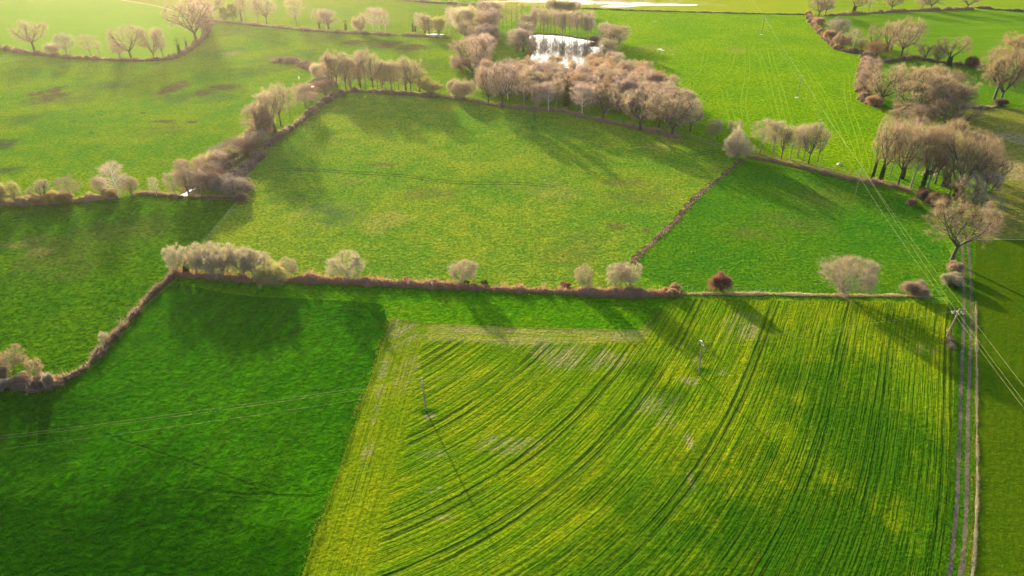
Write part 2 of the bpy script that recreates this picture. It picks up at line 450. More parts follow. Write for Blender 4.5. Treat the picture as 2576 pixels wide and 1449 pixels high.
# tractor wheel marks in the pasture and meadows
V, Fs = [], []
WM = [[(1600, 225), (1625, 195), (1648, 160), (1662, 128)], [(1690, 232), (1730, 200), (1768, 165), (1778, 122)], [(1760, 240), (1800, 205), (1835, 170), (1845, 130)],
      [(1838, 330), (1842, 300), (1828, 260), (1822, 230)], [(1880, 320), (1870, 260), (1880, 190), (1878, 122)], [(1958, 310), (1940, 240), (1925, 180), (1905, 124)],
      [(1990, 330), (1968, 240), (1950, 180), (1935, 125)], [(2150, 405), (2120, 330), (2080, 250), (2040, 190), (2010, 150)], [(2180, 420), (2160, 340), (2135, 260), (2130, 190)],
      [(1760, 262), (1800, 215), (1850, 190), (1900, 150)]]
for q in WM:
    base = smooth_line([P(*a) for a in q], 1.5)
    for off in (-1, 1):
        l2 = []
        for i, p in enumerate(base):
            d = (base[min(i + 1, len(base) - 1)] - base[max(i - 1, 0)]).normalized(); l2.append(p + Vector((-d.y, d.x, 0)) * off * 1.15)
        ribbon(V, Fs, l2, .38, .076, rng, .4)
tag(link('wheel_tracks', mesh('wheel_tracks', V, Fs, sward_mat('pressed_grass', (.19, .30, .008), (.14, .26, .005), .7))), kind='structure')
V, Fs = [], []
for q, gap in (([(640, 440), (700, 428), (760, 427), (860, 433), (1000, 442), (1150, 460), (1300, 462), (1400, 470)], .9), ([(2010, 455), (2040, 482), (2070, 512), (2110, 555)], 1.0), ([(1735, 395), (1800, 380), (1830, 392)], 1.0)):
    base = smooth_line([P(*a) for a in q], 1.5)
    for off in (-1, 1):
        l2 = []
        for i, p in enumerate(base):
            d = (base[min(i + 1, len(base) - 1)] - base[max(i - 1, 0)]).normalized(); l2.append(p + Vector((-d.y, d.x, 0)) * off * gap)
        ribbon(V, Fs, l2, .55, .076, rng, .4)
tag(link('worn_path', mesh('worn_path', V, Fs, sward_mat('worn_grass', (.03, .065, .010), (.07, .12, .015), .7))), kind='structure')


def water_mat(name, col, rough=.03, rip=.02):
    m = Mat(name); vec, x, y, z = m.xyz()
    n = m.noise(m.vec(x * .5, y * .5), 1.2, 2)
    b = m.node('ShaderNodeBsdfPrincipled')
    b.inputs['Base Color'].default_value = (*col, 1); b.inputs['Roughness'].default_value = rough
    b.inputs['IOR'].default_value = 1.4
    b.inputs['Specular IOR Level'].default_value = .9
    m.link(m.bump(n * rip, 1.0), b.inputs['Normal'])
    return m.finish(b.outputs[0])


WATER = water_mat('pond_water', (.035, .035, .03), .03, .005)
POND = [(1330, 92), (1340, 88), (1365, 87), (1400, 89), (1440, 94), (1480, 101), (1505, 107), (1520, 114), (1520, 124), (1503, 138), (1487, 158), (1478, 172), (1440, 174), (1418, 173), (1380, 176), (1340, 181), (1315, 185), (1318, 170), (1332, 150), (1340, 125), (1334, 105)]
pl = smooth_line([P(*q) for q in POND + POND[:1]], 2.0)[:-1]
cen = sum(pl, Vector()) / len(pl)
# bank ring around the water: real low earth bank
V, Fs = [], []
n = len(pl)
for i, p in enumerate(pl):
    o = (p - cen).normalized()
    w = 1.0 + .5 * math.sin(i * .7) + .4 * math.sin(i * 1.9)
    for dist, zz in ((-.4, .03), (w * .5, .5), (w * 1.2, .62), (w * 2.4 + 1, .05)):
        q = p + o * dist; V.append((q.x, q.y, zz))
for i in range(n):
    j = (i + 1) % n
    for k in range(3): Fs.append((i * 4 + k, i * 4 + k + 1, j * 4 + k + 1, j * 4 + k))
tag(link('pond_bank', mesh('pond_bank', V, Fs, sward_mat('bank_earth', (.10, .06, .04), (.17, .13, .05), .8, .4))), kind='structure')
tag(link('pond_water', mesh('pond_water', [(p.x, p.y, .09) for p in pl], [tuple(range(n))], WATER)), kind='structure')
STREAM_LINE = [(455, 500), (466, 491), (476, 481), (500, 470), (525, 459), (545, 434), (556, 425), (567, 414), (600, 393), (640, 362)]
V, Fs = [], []
ribbon(V, Fs, smooth_line([P(*q) for q in STREAM_LINE], 1.2), 1.9, .085, rng, .4)
tag(link('stream_water', mesh('stream_water', V, Fs, WATER)), kind='structure')
V, Fs = [], []
ribbon(V, Fs, smooth_line([P(*q) for q in STREAM_LINE], 1.5), 6.5, .074, rng, .3)
V2, F2 = [], []
ribbon(V2, F2, smooth_line([P(*q) for q in ((1588, 664), (1620, 631), (1655, 597), (1690, 565), (1720, 531), (1760, 490), (1800, 455), (1840, 425), (1868, 402))], .8), 1.7, .083, rng, .45)
tag(link('ditch', mesh('ditch', V2, F2, sward_mat('ditch_mud', (.030, .022, .015), (.13, .085, .05), 1.2, .4))), kind='structure')
tag(link('stream_bank', mesh('stream_bank', V, Fs, sward_mat('bank_mud', (.11, .075, .05), (.15, .14, .04), .6, .3))), kind='structure')
# floodwater on the far wet field, puddles
V, Fs = [], []
for (cx, cy, rx, ry, n) in ((1360, 3, 120, 2.0, 22), (1540, 8, 70, 2.2, 14), (1553, 16, 22, 2.2, 10), (1600, 10, 90, 1.6, 16), (1680, 13, 80, 1.2, 14), (1430, -4, 160, 3, 20)):
    c = P(cx, cy)
    for k in range(n):
        q = P(cx + rng.uniform(-rx, rx), cy + rng.uniform(-ry, ry)); L = rng.uniform(3, 16); w = rng.uniform(.5, 2.2)
        b = len(V); kk = 10
        for j in range(kk):
            t = 6.283 * j / kk; V.append((q.x + L * math.cos(t) * rng.uniform(.8, 1.1), q.y + w * math.sin(t) * rng.uniform(.7, 1.2), .026 + .002 * (k % 3)))
        Fs.append(tuple(range(b, b + kk)))
for (cx, cy, L, w) in ((1093, 87, 6, 1.5), (1660, 124, 1.6, 1.2), (1667, 127, 1.2, .8)):
    q = P(cx, cy); b = len(V)
    for j in range(12):
        t = 6.283 * j / 12; V.append((q.x + L * math.cos(t) * rng.uniform(.8, 1.1), q.y + w * math.sin(t) * rng.uniform(.7, 1.2), .032))
    Fs.append(tuple(range(b, b + 12)))
tag(link('flood_water', mesh('flood_water', V, Fs, WATER)), kind='structure')

# ------------------------------------------------------------------ twig and bark materials
def twig_mat(name, col, tr=.52, var=.35):
    m = Mat(name); vec, x, y, z = m.xyz()
    n = m.noise(vec, .35, 3); oi = m.node('ShaderNodeObjectInfo'); rnd = Val(m.nt, oi.outputs['Random'])
    c = m.gain(col, n * var * 1.4 + rnd * .25 + (1 - var * .7 - .125))
    return m.finish(m.shmix(tr, m.diffuse(c), m.translucent(c)))


TW = {k: twig_mat('twigs_' + k, c) for k, c in dict(
    umber=(.28, .205, .125), moor=(.325, .245, .155), brown=(.30, .22, .165), pink=(.38, .28, .245), tan=(.355, .28, .195), beige=(.34, .295, .205), cream=(.47, .39, .26), grey=(.31, .26, .22),
    yellow=(.38, .34, .13), rust=(.38, .245, .155), red=(.27, .125, .10), olive=(.31, .28, .12), purple=(.24, .155, .12), green=(.05, .10, .015), dark=(.13, .095, .075),
    bramble=(.33, .15, .10), gold=(.33, .25, .11), dry=(.50, .42, .25), grass=(.06, .17, .004), straw=(.22, .22, .03)).items()}
BARK = {'dark': plain('bark_dark', (.06, .045, .035), .9, 0, .4, 2.0), 'grey': plain('bark_grey', (.20, .17, .145), .9, 0, .4, 2.0), 'white': plain('bark_white', (.55, .50, .45), .8, 0, .3, 2.0),
        'moss': plain('bark_moss', (.12, .115, .04), .9, 0, .4, 2.0)}
IVY = twig_mat('ivy_leaves', (.035, .065, .014), .2, .5)

# ------------------------------------------------------------------ tree prototypes (each built once; every tree is its own object)
def clampe(p, cz, Rr, Rz, lob):
    q = p - Vector((0, 0, cz)); a = math.atan2(q.y, q.x)
    k = 1 + lob[3] * math.sin(3 * a + lob[0]) + .10 * math.sin(5 * a + lob[1] + q.z * .6) + .07 * math.sin(q.z * 1.3 + lob[2])
    e = math.sqrt((q.x / (Rr * k)) ** 2 + (q.y / (Rr * k)) ** 2 + (q.z / (Rz * k)) ** 2)
    if e > 1: q = q / e
    return q + Vector((0, 0, cz))


def grow(seed, H=15., D=10., base=.3, kind='spread', r0=.28, limbs=6, sub=5, tips=4, per=26, tl=1.3, tw=.02, lean=0., ivy=0, stems=1, low=0., shell=0, lobe=.13):
    rg = random.Random(seed)
    TV, TF, CV, CF = [], [], [], []
    zb = base * H; cz = (zb + H) / 2 - low * H; Rz = (H - zb) / 2 + low * H; Rr = D / 2
    lob = [rg.uniform(0, 6) for _ in range(3)] + [lobe]
    tipl = []

    def curve(p, q, wob, n=4, sag=0.):
        pts = []
        L = (q - p).length
        ph = rvec(rg) * wob * L
        for i in range(n + 1):
            t = i / n; s = math.sin(t * math.pi)
            pts.append(p.lerp(q, t) + ph * s * .5 + rvec(rg) * wob * L * .15 * (0 < i < n) + Vector((0, 0, sag * L * s)))
        return pts

    def limb(p, q, r, lev):
        n = 4 if lev < 2 else 3
        pts = curve(p, q, .22, n, -.06 if kind == 'spread' else 0.08)
        tube(TV, TF, pts, [r * (1 - .68 * i / n) + .008 for i in range(n + 1)], 5 if lev == 0 else 4 if lev == 1 else 3)
        d = (pts[-1] - pts[-2]).normalized(); L = (q - p).length
        if lev < 2:
            cnt = sub if lev == 0 else tips
            for i in range(cnt):
                t = .35 + .65 * (i + rg.random()) / cnt
                k = min(int(t * n), n - 1); a = pts[k].lerp(pts[k + 1], t * n - k)
                o = a - Vector((0, 0, cz)); o = o.normalized() if o.length > .1 else Vector((0, 0, 1))
                dd = (d * .55 + o * .35 + rvec(rg) * .85 + Vector((0, 0, .25))).normalized()
                e = clampe(a + dd * L * rg.uniform(.35, .75), cz, Rr, Rz, lob)
                if e.z < .08 * H: e.z = .08 * H + rg.random()
                limb(a, e, r * (.46 if lev == 0 else .5), lev + 1)
        if lev >= 1:
            for a, b in zip(pts, pts[1:]): tipl.append((a.lerp(b, .6), (b - a).normalized(), .55))
            tipl.append((pts[-1], d, 1.0))

    for sidx in range(stems):
        off = Vector((rg.uniform(-1, 1), rg.uniform(-1, 1), 0)) * (.06 * D if stems > 1 else 0)
        if kind == 'leader':
            top = Vector((lean * H + off.x * 2, off.y * 2, H * .95))
            n = 9; pts = []
            for i in range(n + 1):
                t = i / n
                pts.append(Vector((off.x, off.y, 0)).lerp(top, t) + Vector((rg.uniform(-1, 1), rg.uniform(-1, 1), 0)) * .012 * H * (i > 0))
            tube(TV, TF, pts, [r0 * (1 - .92 * (i / n) ** .8) + .012 for i in range(n + 1)], 6)
            for i in range(limbs * 2):
                t = base + (.95 - base) * (i + rg.random()) / (limbs * 2)
                k = min(int(t * n), n - 1); a = pts[k].lerp(pts[k + 1], t * n - k)
                az = i * 2.4 + rg.uniform(-.5, .5); up = rg.uniform(.5, 1.3)
                dd = Vector((math.cos(az), math.sin(az), up)).normalized()
                e = clampe(a + dd * Rr * rg.uniform(.8, 1.5), cz, Rr, Rz, lob)
                limb(a, e, r0 * (1 - t) * .45 + .02, 1)
            tipl.append((pts[-1], Vector((0, 0, 1)), 1.5))
        else:
            f = Vector((lean * H * base + off.x * 1.5, off.y * 1.5, zb * rg.uniform(.85, 1.05)))
            pts = curve(Vector((off.x, off.y, 0)), f, .03, 4)
            pts[0].z = 0
            tube(TV, TF, pts, [r0 * (1.25, 1.0, .92, .88, .85)[i] for i in range(5)], 7)
            for i in range(limbs):
                az = 6.283 * i / limbs + rg.uniform(-.4, .4) + sidx
                up = rg.uniform(.35, 2.2)
                dd = Vector((math.cos(az), math.sin(az), up)).normalized()
                e = clampe(f + dd * max(Rr, Rz) * 2 * rg.uniform(.75, 1.), cz, Rr * .92, Rz * .92, lob)
                st = pts[-1] if rg.random() < .6 else pts[-2].lerp(pts[-1], .5)
                limb(st, e, r0 * .52, 0)
    for _ in range(shell):
        o = rvec(rg); o.z = abs(o.z) * 1.1 - .25
        p = clampe(Vector((0, 0, cz)) + o.normalized() * 99, cz, Rr * .9, Rz * .9, lob)
        p = Vector((0, 0, cz)).lerp(p, rg.uniform(.55, 1.0))
        tipl.append((p, (p - Vector((0, 0, zb))).normalized(), 1.0))
    # twig sprays
    for p, d, wgt in tipl:
        o = p - Vector((0, 0, cz)); o = o.normalized() if o.length > .1 else Vector((0, 0, 1))
        for _ in range(max(2, int(per * wgt * rg.uniform(.6, 1.3)))):
            dd = (d * .5 + o * .45 + rvec(rg) * .8 + Vector((0, 0, .22))).normalized()
            L = tl * rg.uniform(.5, 1.2)
            s = p + rvec(rg) * tl * .35 * rg.random()
            if s.z < .2: continue
            sliver(CV, CF, s, dd, L, tw * rg.uniform(.6, 1.4), rg)
    IVV, IVF = [], []
    if ivy:
        for _ in range(ivy):
            t = rg.random() ** 1.2; zz = t * (zb * 1.25 if kind != 'leader' else H * .55); az = rg.random() * 6.283; rr = r0 * rg.uniform(1.0, 3.2) * (1 - .35 * t)
            p = Vector((lean * H * (zz / H) + math.cos(az) * rr, math.sin(az) * rr, zz))
            dd = rvec(rg); a = dd.orthogonal().normalized() * .16; b2 = dd.cross(a).normalized() * .2
            b = len(IVV); IVV += [p - a, p - b2, p + a, p + b2]; IVF.append((b, b + 1, b + 2, b + 3))
    me_t = mesh('trunk', TV, TF, BARK['dark'], True); me_c = mesh('crown', CV, CF, TW['brown'])
    me_i = mesh('ivy', IVV, IVF, IVY) if ivy else None
    zs = [v.z for v in CV]; rs = sorted(math.hypot(v.x - lean * H * .5, v.y) for v in CV)
    return dict(t=me_t, c=me_c, i=me_i, H=sorted(zs)[int(len(zs) * .995)], D=2 * rs[int(len(rs) * .90)])


PROTO = {
    'oak': [grow(1, 16, 13, .28, r0=.40, limbs=8, sub=6, tips=4, per=16, tl=1.4, tw=0.0102, shell=82), grow(2, 16, 14, .25, r0=.44, limbs=9, sub=6, tips=4, per=14, tl=1.4, tw=0.0102, lean=.03, shell=91), grow(3, 17, 12, .33, r0=.38, limbs=7, sub=6, tips=5, per=14, tl=1.4, tw=0.0102, lean=-.03, shell=82),
            grow(31, 15, 13, .22, r0=.40, limbs=9, sub=7, tips=4, per=12, tl=1.4, tw=0.0102, shell=96)],
    'broadoak': [grow(41, 15, 14, .17, r0=.42, limbs=10, sub=7, tips=4, per=15, tl=1.4, tw=0.0108, shell=120)],
    'ivyoak': [grow(4, 16, 12, .22, r0=.40, limbs=7, sub=6, tips=4, per=14, tl=1.4, tw=0.0102, ivy=1500, shell=72), grow(5, 17, 12, .24, r0=.38, limbs=7, sub=5, tips=5, per=14, tl=1.4, tw=0.0102, ivy=1300, lean=.03, shell=72)],
    'alder': [grow(6, 16, 6.5, .26, 'leader', .2, 11, tips=5, per=21, tl=1.3, tw=0.0084), grow(7, 17, 6, .30, 'leader', .18, 11, tips=5, per=21, tl=1.3, tw=0.0084, lean=.02), grow(8, 15, 7, .20, 'leader', .19, 12, tips=5, per=18, tl=1.3, tw=0.0084, stems=2)],
    'sapling': [grow(9, 13, 4.5, .32, 'leader', .11, 9, tips=4, per=20, tl=1.0, tw=0.0072), grow(10, 13, 4, .30, 'leader', .10, 9, tips=4, per=20, tl=1.0, tw=0.0072, lean=-.02)],
    'birch': [grow(11, 17, 7, .22, 'leader', .19, 12, tips=5, per=21, tl=1.6, tw=0.0072), grow(12, 16, 6, .24, 'leader', .17, 12, tips=5, per=21, tl=1.6, tw=0.0072, lean=.02)],
    'young': [grow(13, 9, 8.5, .14, r0=.15, limbs=10, sub=6, tips=4, per=24, tl=1.0, tw=0.0075, shell=78, low=.05), grow(14, 9, 8, .12, r0=.12, limbs=9, sub=6, tips=4, per=14, tl=1.0, tw=0.0075, stems=2, shell=72, low=.05), grow(15, 9.5, 7.5, .16, r0=.14, limbs=10, sub=6, tips=4, per=22, tl=.95, tw=0.0075, shell=72, low=.05)],
    'willow': [grow(16, 8, 8, .06, r0=.16, limbs=7, sub=6, tips=4, per=16, tl=1.1, tw=0.0108, stems=3, lobe=.25), grow(17, 8, 9, .05, r0=.15, limbs=7, sub=6, tips=4, per=14, tl=1.1, tw=0.0108, stems=4, lobe=.28)],
    'bush': [grow(18, 4, 5, .05, r0=.07, limbs=8, sub=5, tips=4, per=15, tl=.8, tw=0.0090, stems=3, lobe=.25), grow(19, 4, 4.5, .05, r0=.06, limbs=8, sub=5, tips=4, per=14, tl=.8, tw=0.0090, stems=4, lobe=.28)],
    'copse': [grow(20, 14, 7, .12, 'leader', .15, 9, tips=5, per=12, tl=1.4, tw=0.0096, stems=3, lobe=.2), grow(21, 14, 7.5, .10, 'leader', .14, 9, tips=5, per=12, tl=1.4, tw=0.0096, stems=4, lobe=.2)],
    'stub': [grow(22, 9, 2.6, .45, 'leader', .2, 6, tips=3, per=3, tl=.6, tw=.02, ivy=1300)],
    'conifer': [grow(23, 10, 4.5, .03, 'leader', .14, 18, tips=6, per=9, tl=.8, tw=.05)],
    'dead': [grow(24, 14, 9, .35, r0=.34, limbs=6, sub=5, tips=4, per=3, tl=1.0, tw=.02)],
}
NOUN = dict(broadoak='broad bare tree', oak='spreading bare tree', ivyoak='ivy-clad bare tree', alder='tall bare tree', sapling='slim bare tree', birch='pale-stemmed birch', young='twiggy tree',
            willow='bushy willow', bush='bush', copse='multi-stemmed bare tree', stub='ivy-wrapped tree stub', conifer='dark evergreen', dead='dead branching tree')
ONAME = dict(broadoak='bare_tree', oak='bare_tree', ivyoak='ivy_tree', alder='tall_tree', sapling='slim_tree', birch='birch_tree', young='twiggy_tree', willow='willow_tree', bush='bush', copse='coppice_tree', stub='ivy_stub', conifer='evergreen_tree', dead='dead_tree')
COLW = dict(umber='dull brown', brown='brown', pink='pinkish', tan='tan', beige='pale beige', cream='cream', grey='grey', yellow='yellowish', rust='rust-brown', red='red', olive='olive', purple='purplish', green='green', dark='dark', gold='golden', dry='straw-coloured')
NT = [0]


def plant(g, H, D, kind, col, label, cat='tree', group=None, rng=random.Random(77), lean=None):
    pr = PROTO[kind]; q = pr[NT[0] % len(pr)]; NT[0] += 1
    sx = D / q['D']; sz = H / q['H']
    e = empty(ONAME[kind], g, rng.uniform(0, 6.283), (sx, sx * rng.uniform(.92, 1.08), sz))
    tag(e, label, cat, group)
    bark = 'white' if kind == 'birch' else 'grey' if kind in ('alder', 'young', 'willow', 'dead') else 'dark'
    if col == 'moss': bark = 'moss'; col = 'olive'
    for nm, me, mt in (('trunk', q['t'], BARK[bark]), ('crown', q['c'], TW[col]), ('ivy', q['i'], IVY)):
        if me is None: continue
        o = link(nm if kind not in ('bush',) or nm != 'trunk' else 'stems', me, e)
        o.material_slots[0].link = 'OBJECT'; o.material_slots[0].material = mt
    return e


# rows of trees: (phrase, group, [(crop, base x, base y, top y, crown left, crown right, kind, colour[, own label])])
ROWS = [
 ('on the curved far-left hedge', 'trees on the curved far-left hedge', [
  (0, 345, 510, 185, 135, 425, 'oak', 'brown'), (0, 540, 545, 432, 470, 612, 'willow', 'cream', 'cream-topped round willow bush low in the curved far-left hedge'), (0, 675, 552, 325, 552, 715, 'alder', 'grey'),
  (0, 920, 575, 335, 790, 950, 'alder', 'tan'), (0, 1015, 580, 410, 930, 1000, 'sapling', 'tan'), (0, 1205, 590, 405, 1090, 1235, 'alder', 'brown'), (0, 1325, 607, 250, 1105, 1395, 'oak', 'brown', 'broadest spreading bare oak on the curved far-left hedge'),
  (0, 1555, 605, 270, 1400, 1565, 'oak', 'brown'), (0, 1640, 582, 262, 1510, 1615, 'alder', 'brown'), (0, 1810, 548, 375, 1750, 1822, 'stub', 'green', 'dark ivy-wrapped stub at the bend of the curved far-left hedge'),
  (0, 1880, 482, 368, 1835, 1880, 'stub', 'dark', 'thin dark leaning stub beside the ivy-wrapped stub at the hedge bend'), (0, 1975, 415, -40, 1690, 2110, 'oak', 'brown', 'huge many-branched bare tree at the top end of the curved hedge'),
  (0, 2040, 340, -10, 1900, 2115, 'copse', 'pink', 'dense pinkish bare tree behind the huge tree at the hedge end'), (0, 2085, 345, 130, 2000, 2120, 'copse', 'purple')]),
 ('in the far hedge row top left of centre', 'trees in the far hedge row', [
  (0, 2135, 195, -60, 1950, 2190, 'oak', 'brown'), (0, 2265, 212, 75, 2215, 2302, 'conifer', 'green', 'left one of two dark evergreens in the far hedge row'), (0, 2352, 208, 35, 2308, 2402, 'conifer', 'green', 'right one of two dark evergreens in the far hedge row'),
  (0, 2432, 208, -60, 2380, 2470, 'ivyoak', 'brown'), (0, 2472, 208, -50, 2420, 2530, 'alder', 'brown'), (1, 20, 228, -70, -60, 70, 'alder', 'brown'), (1, 112, 243, -50, 0, 190, 'oak', 'pink'), (1, 415, 262, -30, 275, 440, 'alder', 'tan'),
  (1, 640, 292, 75, 580, 685, 'ivyoak', 'pink'), (1, 706, 292, 75, 630, 745, 'birch', 'pink'), (1, 738, 292, 95, 690, 840, 'copse', 'pink'), (1, 905, 302, 195, 858, 908, 'stub', 'green', 'dark green leaning ivy stub in the far hedge row'),
  (1, 1050, 315, 138, 968, 1102, 'willow', 'tan'), (1, 1188, 332, 65, 1095, 1235, 'birch', 'pink'), (1, 1250, 334, 60, 1190, 1300, 'birch', 'pink'), (1, 1300, 334, 95, 1235, 1345, 'birch', 'tan'), (1, 1580, 318, 185, 1560, 1600, 'stub', 'dark'), (1, 1603, 316, 225, 1588, 1620, 'stub', 'dark'),
  (1, 1640, 324, 115, 1570, 1665, 'birch', 'pink'), (1, 1700, 340, 138, 1640, 1752, 'copse', 'tan'), (1, 1742, 345, 150, 1690, 1775, 'copse', 'tan'), (1, 1840, 335, 155, 1760, 1905, 'willow', 'yellow', 'bright pale yellow willow beside the far hedge puddle'), (1, 1958, 345, 50, 1900, 2005, 'birch', 'pink')]),
 ('left of the grassy pond lane', 'trees left of the lane by the pond', [
  (1, 2095, 295, 52, 1995, 2230, 'willow', 'cream', 'big cream-topped willow at the north end left of the lane'), (1, 2310, 290, -30, 2200, 2380, 'copse', 'pink'), (1, 2390, 300, -10, 2290, 2445, 'copse', 'pink'), (1, 2330, 440, 235, 2180, 2430, 'copse', 'pink'), (1, 2240, 450, 250, 2100, 2330, 'copse', 'pink'), (1, 2380, 430, 270, 2300, 2430, 'copse', 'purple'),
  (1, 2290, 380, 150, 2180, 2400, 'copse', 'purple'), (1, 2350, 360, 60, 2260, 2450, 'copse', 'pink'), (1, 2300, 540, 330, 2200, 2400, 'copse', 'pink'), (1, 2180, 540, 360, 2080, 2280, 'copse', 'brown'), (1, 2250, 700, 480, 2140, 2350, 'copse', 'tan'), (1, 2110, 380, 200, 2020, 2200, 'copse', 'tan'),
  (1, 2180, 770, 370, 1920, 2345, 'broadoak', 'brown', 'great rounded brown tree standing left of the grassy lane'), (1, 2270, 640, 330, 2120, 2350, 'copse', 'pink'), (1, 2060, 700, 560, 1950, 2130, 'bush', 'purple')]),
 ('in the tall row above the central meadow', 'trees in the tall row above the central meadow', [
  (1, 820, 880, 485, 655, 810, 'oak', 'brown'), (1, 905, 900, 515, 800, 965, 'oak', 'tan'), (1, 1035, 885, 640, 990, 1070, 'sapling', 'brown'), (1, 1100, 895, 472, 958, 1135, 'alder', 'brown'), (1, 1182, 908, 528, 1085, 1275, 'oak', 'tan'), (1, 1228, 905, 620, 1170, 1290, 'sapling', 'tan'),
  (1, 1300, 902, 610, 1265, 1400, 'alder', 'brown'), (1, 1372, 915, 590, 1320, 1440, 'alder', 'tan'), (1, 1398, 918, 620, 1360, 1450, 'sapling', 'tan'), (1, 1438, 910, 620, 1400, 1500, 'sapling', 'tan'), (1, 1562, 938, 555, 1462, 1650, 'oak', 'tan'),
  (1, 950, 890, 560, 880, 1020, 'copse', 'tan'), (1, 1060, 880, 520, 980, 1140, 'copse', 'pink'), (1, 1270, 890, 600, 1200, 1350, 'copse', 'tan'), (1, 1500, 920, 590, 1420, 1580, 'copse', 'tan'), (1, 760, 870, 520, 690, 840, 'copse', 'brown'), (1, 1640, 930, 680, 1570, 1720, 'copse', 'olive'),
  (1, 635, 785, 630, 545, 710, 'willow', 'cream', 'round golden-lit willow ball at left end of the tall row'), (1, 1760, 935, 785, 1675, 1880, 'willow', 'olive', 'wide olive willow bush at right end of the tall row'), (1, 2060, 990, 795, 1940, 2210, 'willow', 'tan', 'tan rounded bush at the left edge of the pond wood')]),
 ('on the slanting stream hedge', 'trees on the slanting stream hedge', [
  (1, 150, 1345, 900, 30, 210, 'alder', 'tan'), (1, 185, 1335, 860, 20, 215, 'ivyoak', 'tan'), (1, 252, 1265, 820, 150, 345, 'oak', 'tan'), (1, 345, 1195, 865, 285, 400, 'alder', 'brown'), (1, 442, 1125, 830, 380, 475, 'alder', 'tan'), (1, 502, 1085, 830, 400, 540, 'alder', 'brown'), (1, 622, 985, 895, 580, 650, 'sapling', 'brown'),
  (5, 20, 60, -130, -120, 100, 'copse', 'tan'), (4, 2400, 130, -60, 2270, 2520, 'copse', 'purple'), (4, 2290, 180, 0, 2150, 2420, 'copse', 'grey'), (4, 2180, 270, 62, 2050, 2240, 'willow', 'yellow', 'yellow-catkin willow on the slanting stream hedge'), (4, 2060, 260, 110, 1930, 2130, 'willow', 'olive'),
  (4, 1955, 525, 150, 1855, 2050, 'alder', 'purple', 'dark-trunked purplish tree at the foot of the stream hedge'), (4, 1870, 440, 140, 1755, 1910, 'alder', 'brown'), (4, 2040, 500, 250, 1980, 2120, 'alder', 'grey'), (4, 2150, 480, 255, 2060, 2260, 'copse', 'purple'), (4, 2250, 500, 300, 2130, 2350, 'copse', 'grey'), (4, 2350, 510, 340, 2250, 2450, 'copse', 'grey'), (4, 2240, 400, 265, 2180, 2310, 'bush', 'red'),
  (4, 2160, 400, 180, 2080, 2300, 'copse', 'brown'), (4, 2330, 230, 20, 2230, 2430, 'copse', 'olive'), (4, 2120, 330, 120, 2020, 2200, 'copse', 'tan'), (4, 2230, 300, 60, 2160, 2340, 'copse', 'pink'), (4, 2470, 80, -80, 2400, 2560, 'copse', 'pink'), (4, 1900, 480, 230, 1820, 1990, 'copse', 'tan'), (5, -30, 100, -60, -100, 60, 'copse', 'brown'),
  (1, 60, 1400, 1010, -60, 150, 'copse', 'brown'), (1, 100, 1370, 1050, 20, 190, 'bush', 'rust'), (1, 560, 1040, 930, 480, 640, 'copse', 'tan'), (1, 700, 960, 800, 620, 790, 'copse', 'purple'),
  (4, 2430, 580, 490, 2350, 2505, 'bush', 'purple', 'purple bramble bush at the top of the post fence')]),
 ('along the left middle hedge', 'trees along the left middle hedge', [
  (4, 20, 612, 360, -90, 90, 'willow', 'olive'), (4, 165, 615, 370, 60, 220, 'copse', 'olive'), (4, 455, 600, 362, 295, 485, 'oak', 'brown'), (4, 735, 590, 318, 600, 805, 'alder', 'brown'), (4, 1030, 530, 328, 930, 1060, 'alder', 'brown'), (4, 1200, 545, 178, 1025, 1265, 'birch', 'pink', 'large white-stemmed birch on the left middle hedge'),
  (4, 1325, 505, 325, 1245, 1405, 'copse', 'brown'), (4, 1580, 530, 325, 1510, 1605, 'birch', 'tan', 'small thin birch in the gap of the left middle hedge'), (4, 1775, 545, 278, 1640, 1790, 'alder', 'tan'), (4, 560, 590, 470, 480, 640, 'bush', 'gold'), (4, 250, 610, 530, 190, 320, 'bush', 'tan'), (4, 1120, 540, 440, 1060, 1200, 'bush', 'gold'), (4, 660, 590, 480, 590, 760, 'bush', 'gold'), (4, 380, 600, 500, 300, 460, 'bush', 'gold')]),
 ('at the left corner of the long rusty hedge', 'pale trees at the corner of the long rusty hedge', [
  (4, 1790, 1290, 1010, 1705, 1860, 'young', 'beige'), (4, 1885, 1315, 1150, 1830, 1930, 'stub', 'green', 'ivy-green bush at the corner where three hedges meet'), (4, 1985, 1305, 1015, 1870, 2060, 'young', 'beige'), (4, 2070, 1300, 1040, 1980, 2150, 'young', 'beige'), (4, 2150, 1325, 1060, 2060, 2230, 'young', 'beige'), (4, 2245, 1325, 1000, 2095, 2350, 'young', 'beige'),
  (4, 2300, 1318, 1050, 2220, 2390, 'young', 'tan'), (4, 2465, 1335, 1045, 2390, 2570, 'young', 'beige'), (4, 2550, 1345, 1060, 2480, 2640, 'young', 'beige'), (5, 40, 1340, 1095, -50, 165, 'young', 'beige'), (5, 170, 1420, 1190, 78, 292, 'willow', 'yellow', 'small yellow willow in front of the long rusty hedge'), (5, 325, 1325, 1158, 262, 412, 'young', 'tan', 'tan twiggy tree right of the small yellow willow')]),
 ('standing in the long rusty hedge', 'trees standing in the long rusty hedge', [
  (5, 925, 1362, 1092, 745, 1095, 'young', 'beige', 'broad domed beige tree with ivy trunk in the long hedge'), (5, 2080, 1398, 1188, 1948, 2220, 'young', 'tan', 'lone tan domed tree above a green bush in the long hedge'), (7 - 1, 712, 1449, 1228, 615, 808, 'young', 'tan', 'small tan round tree on the hedge left of the tall pair'),
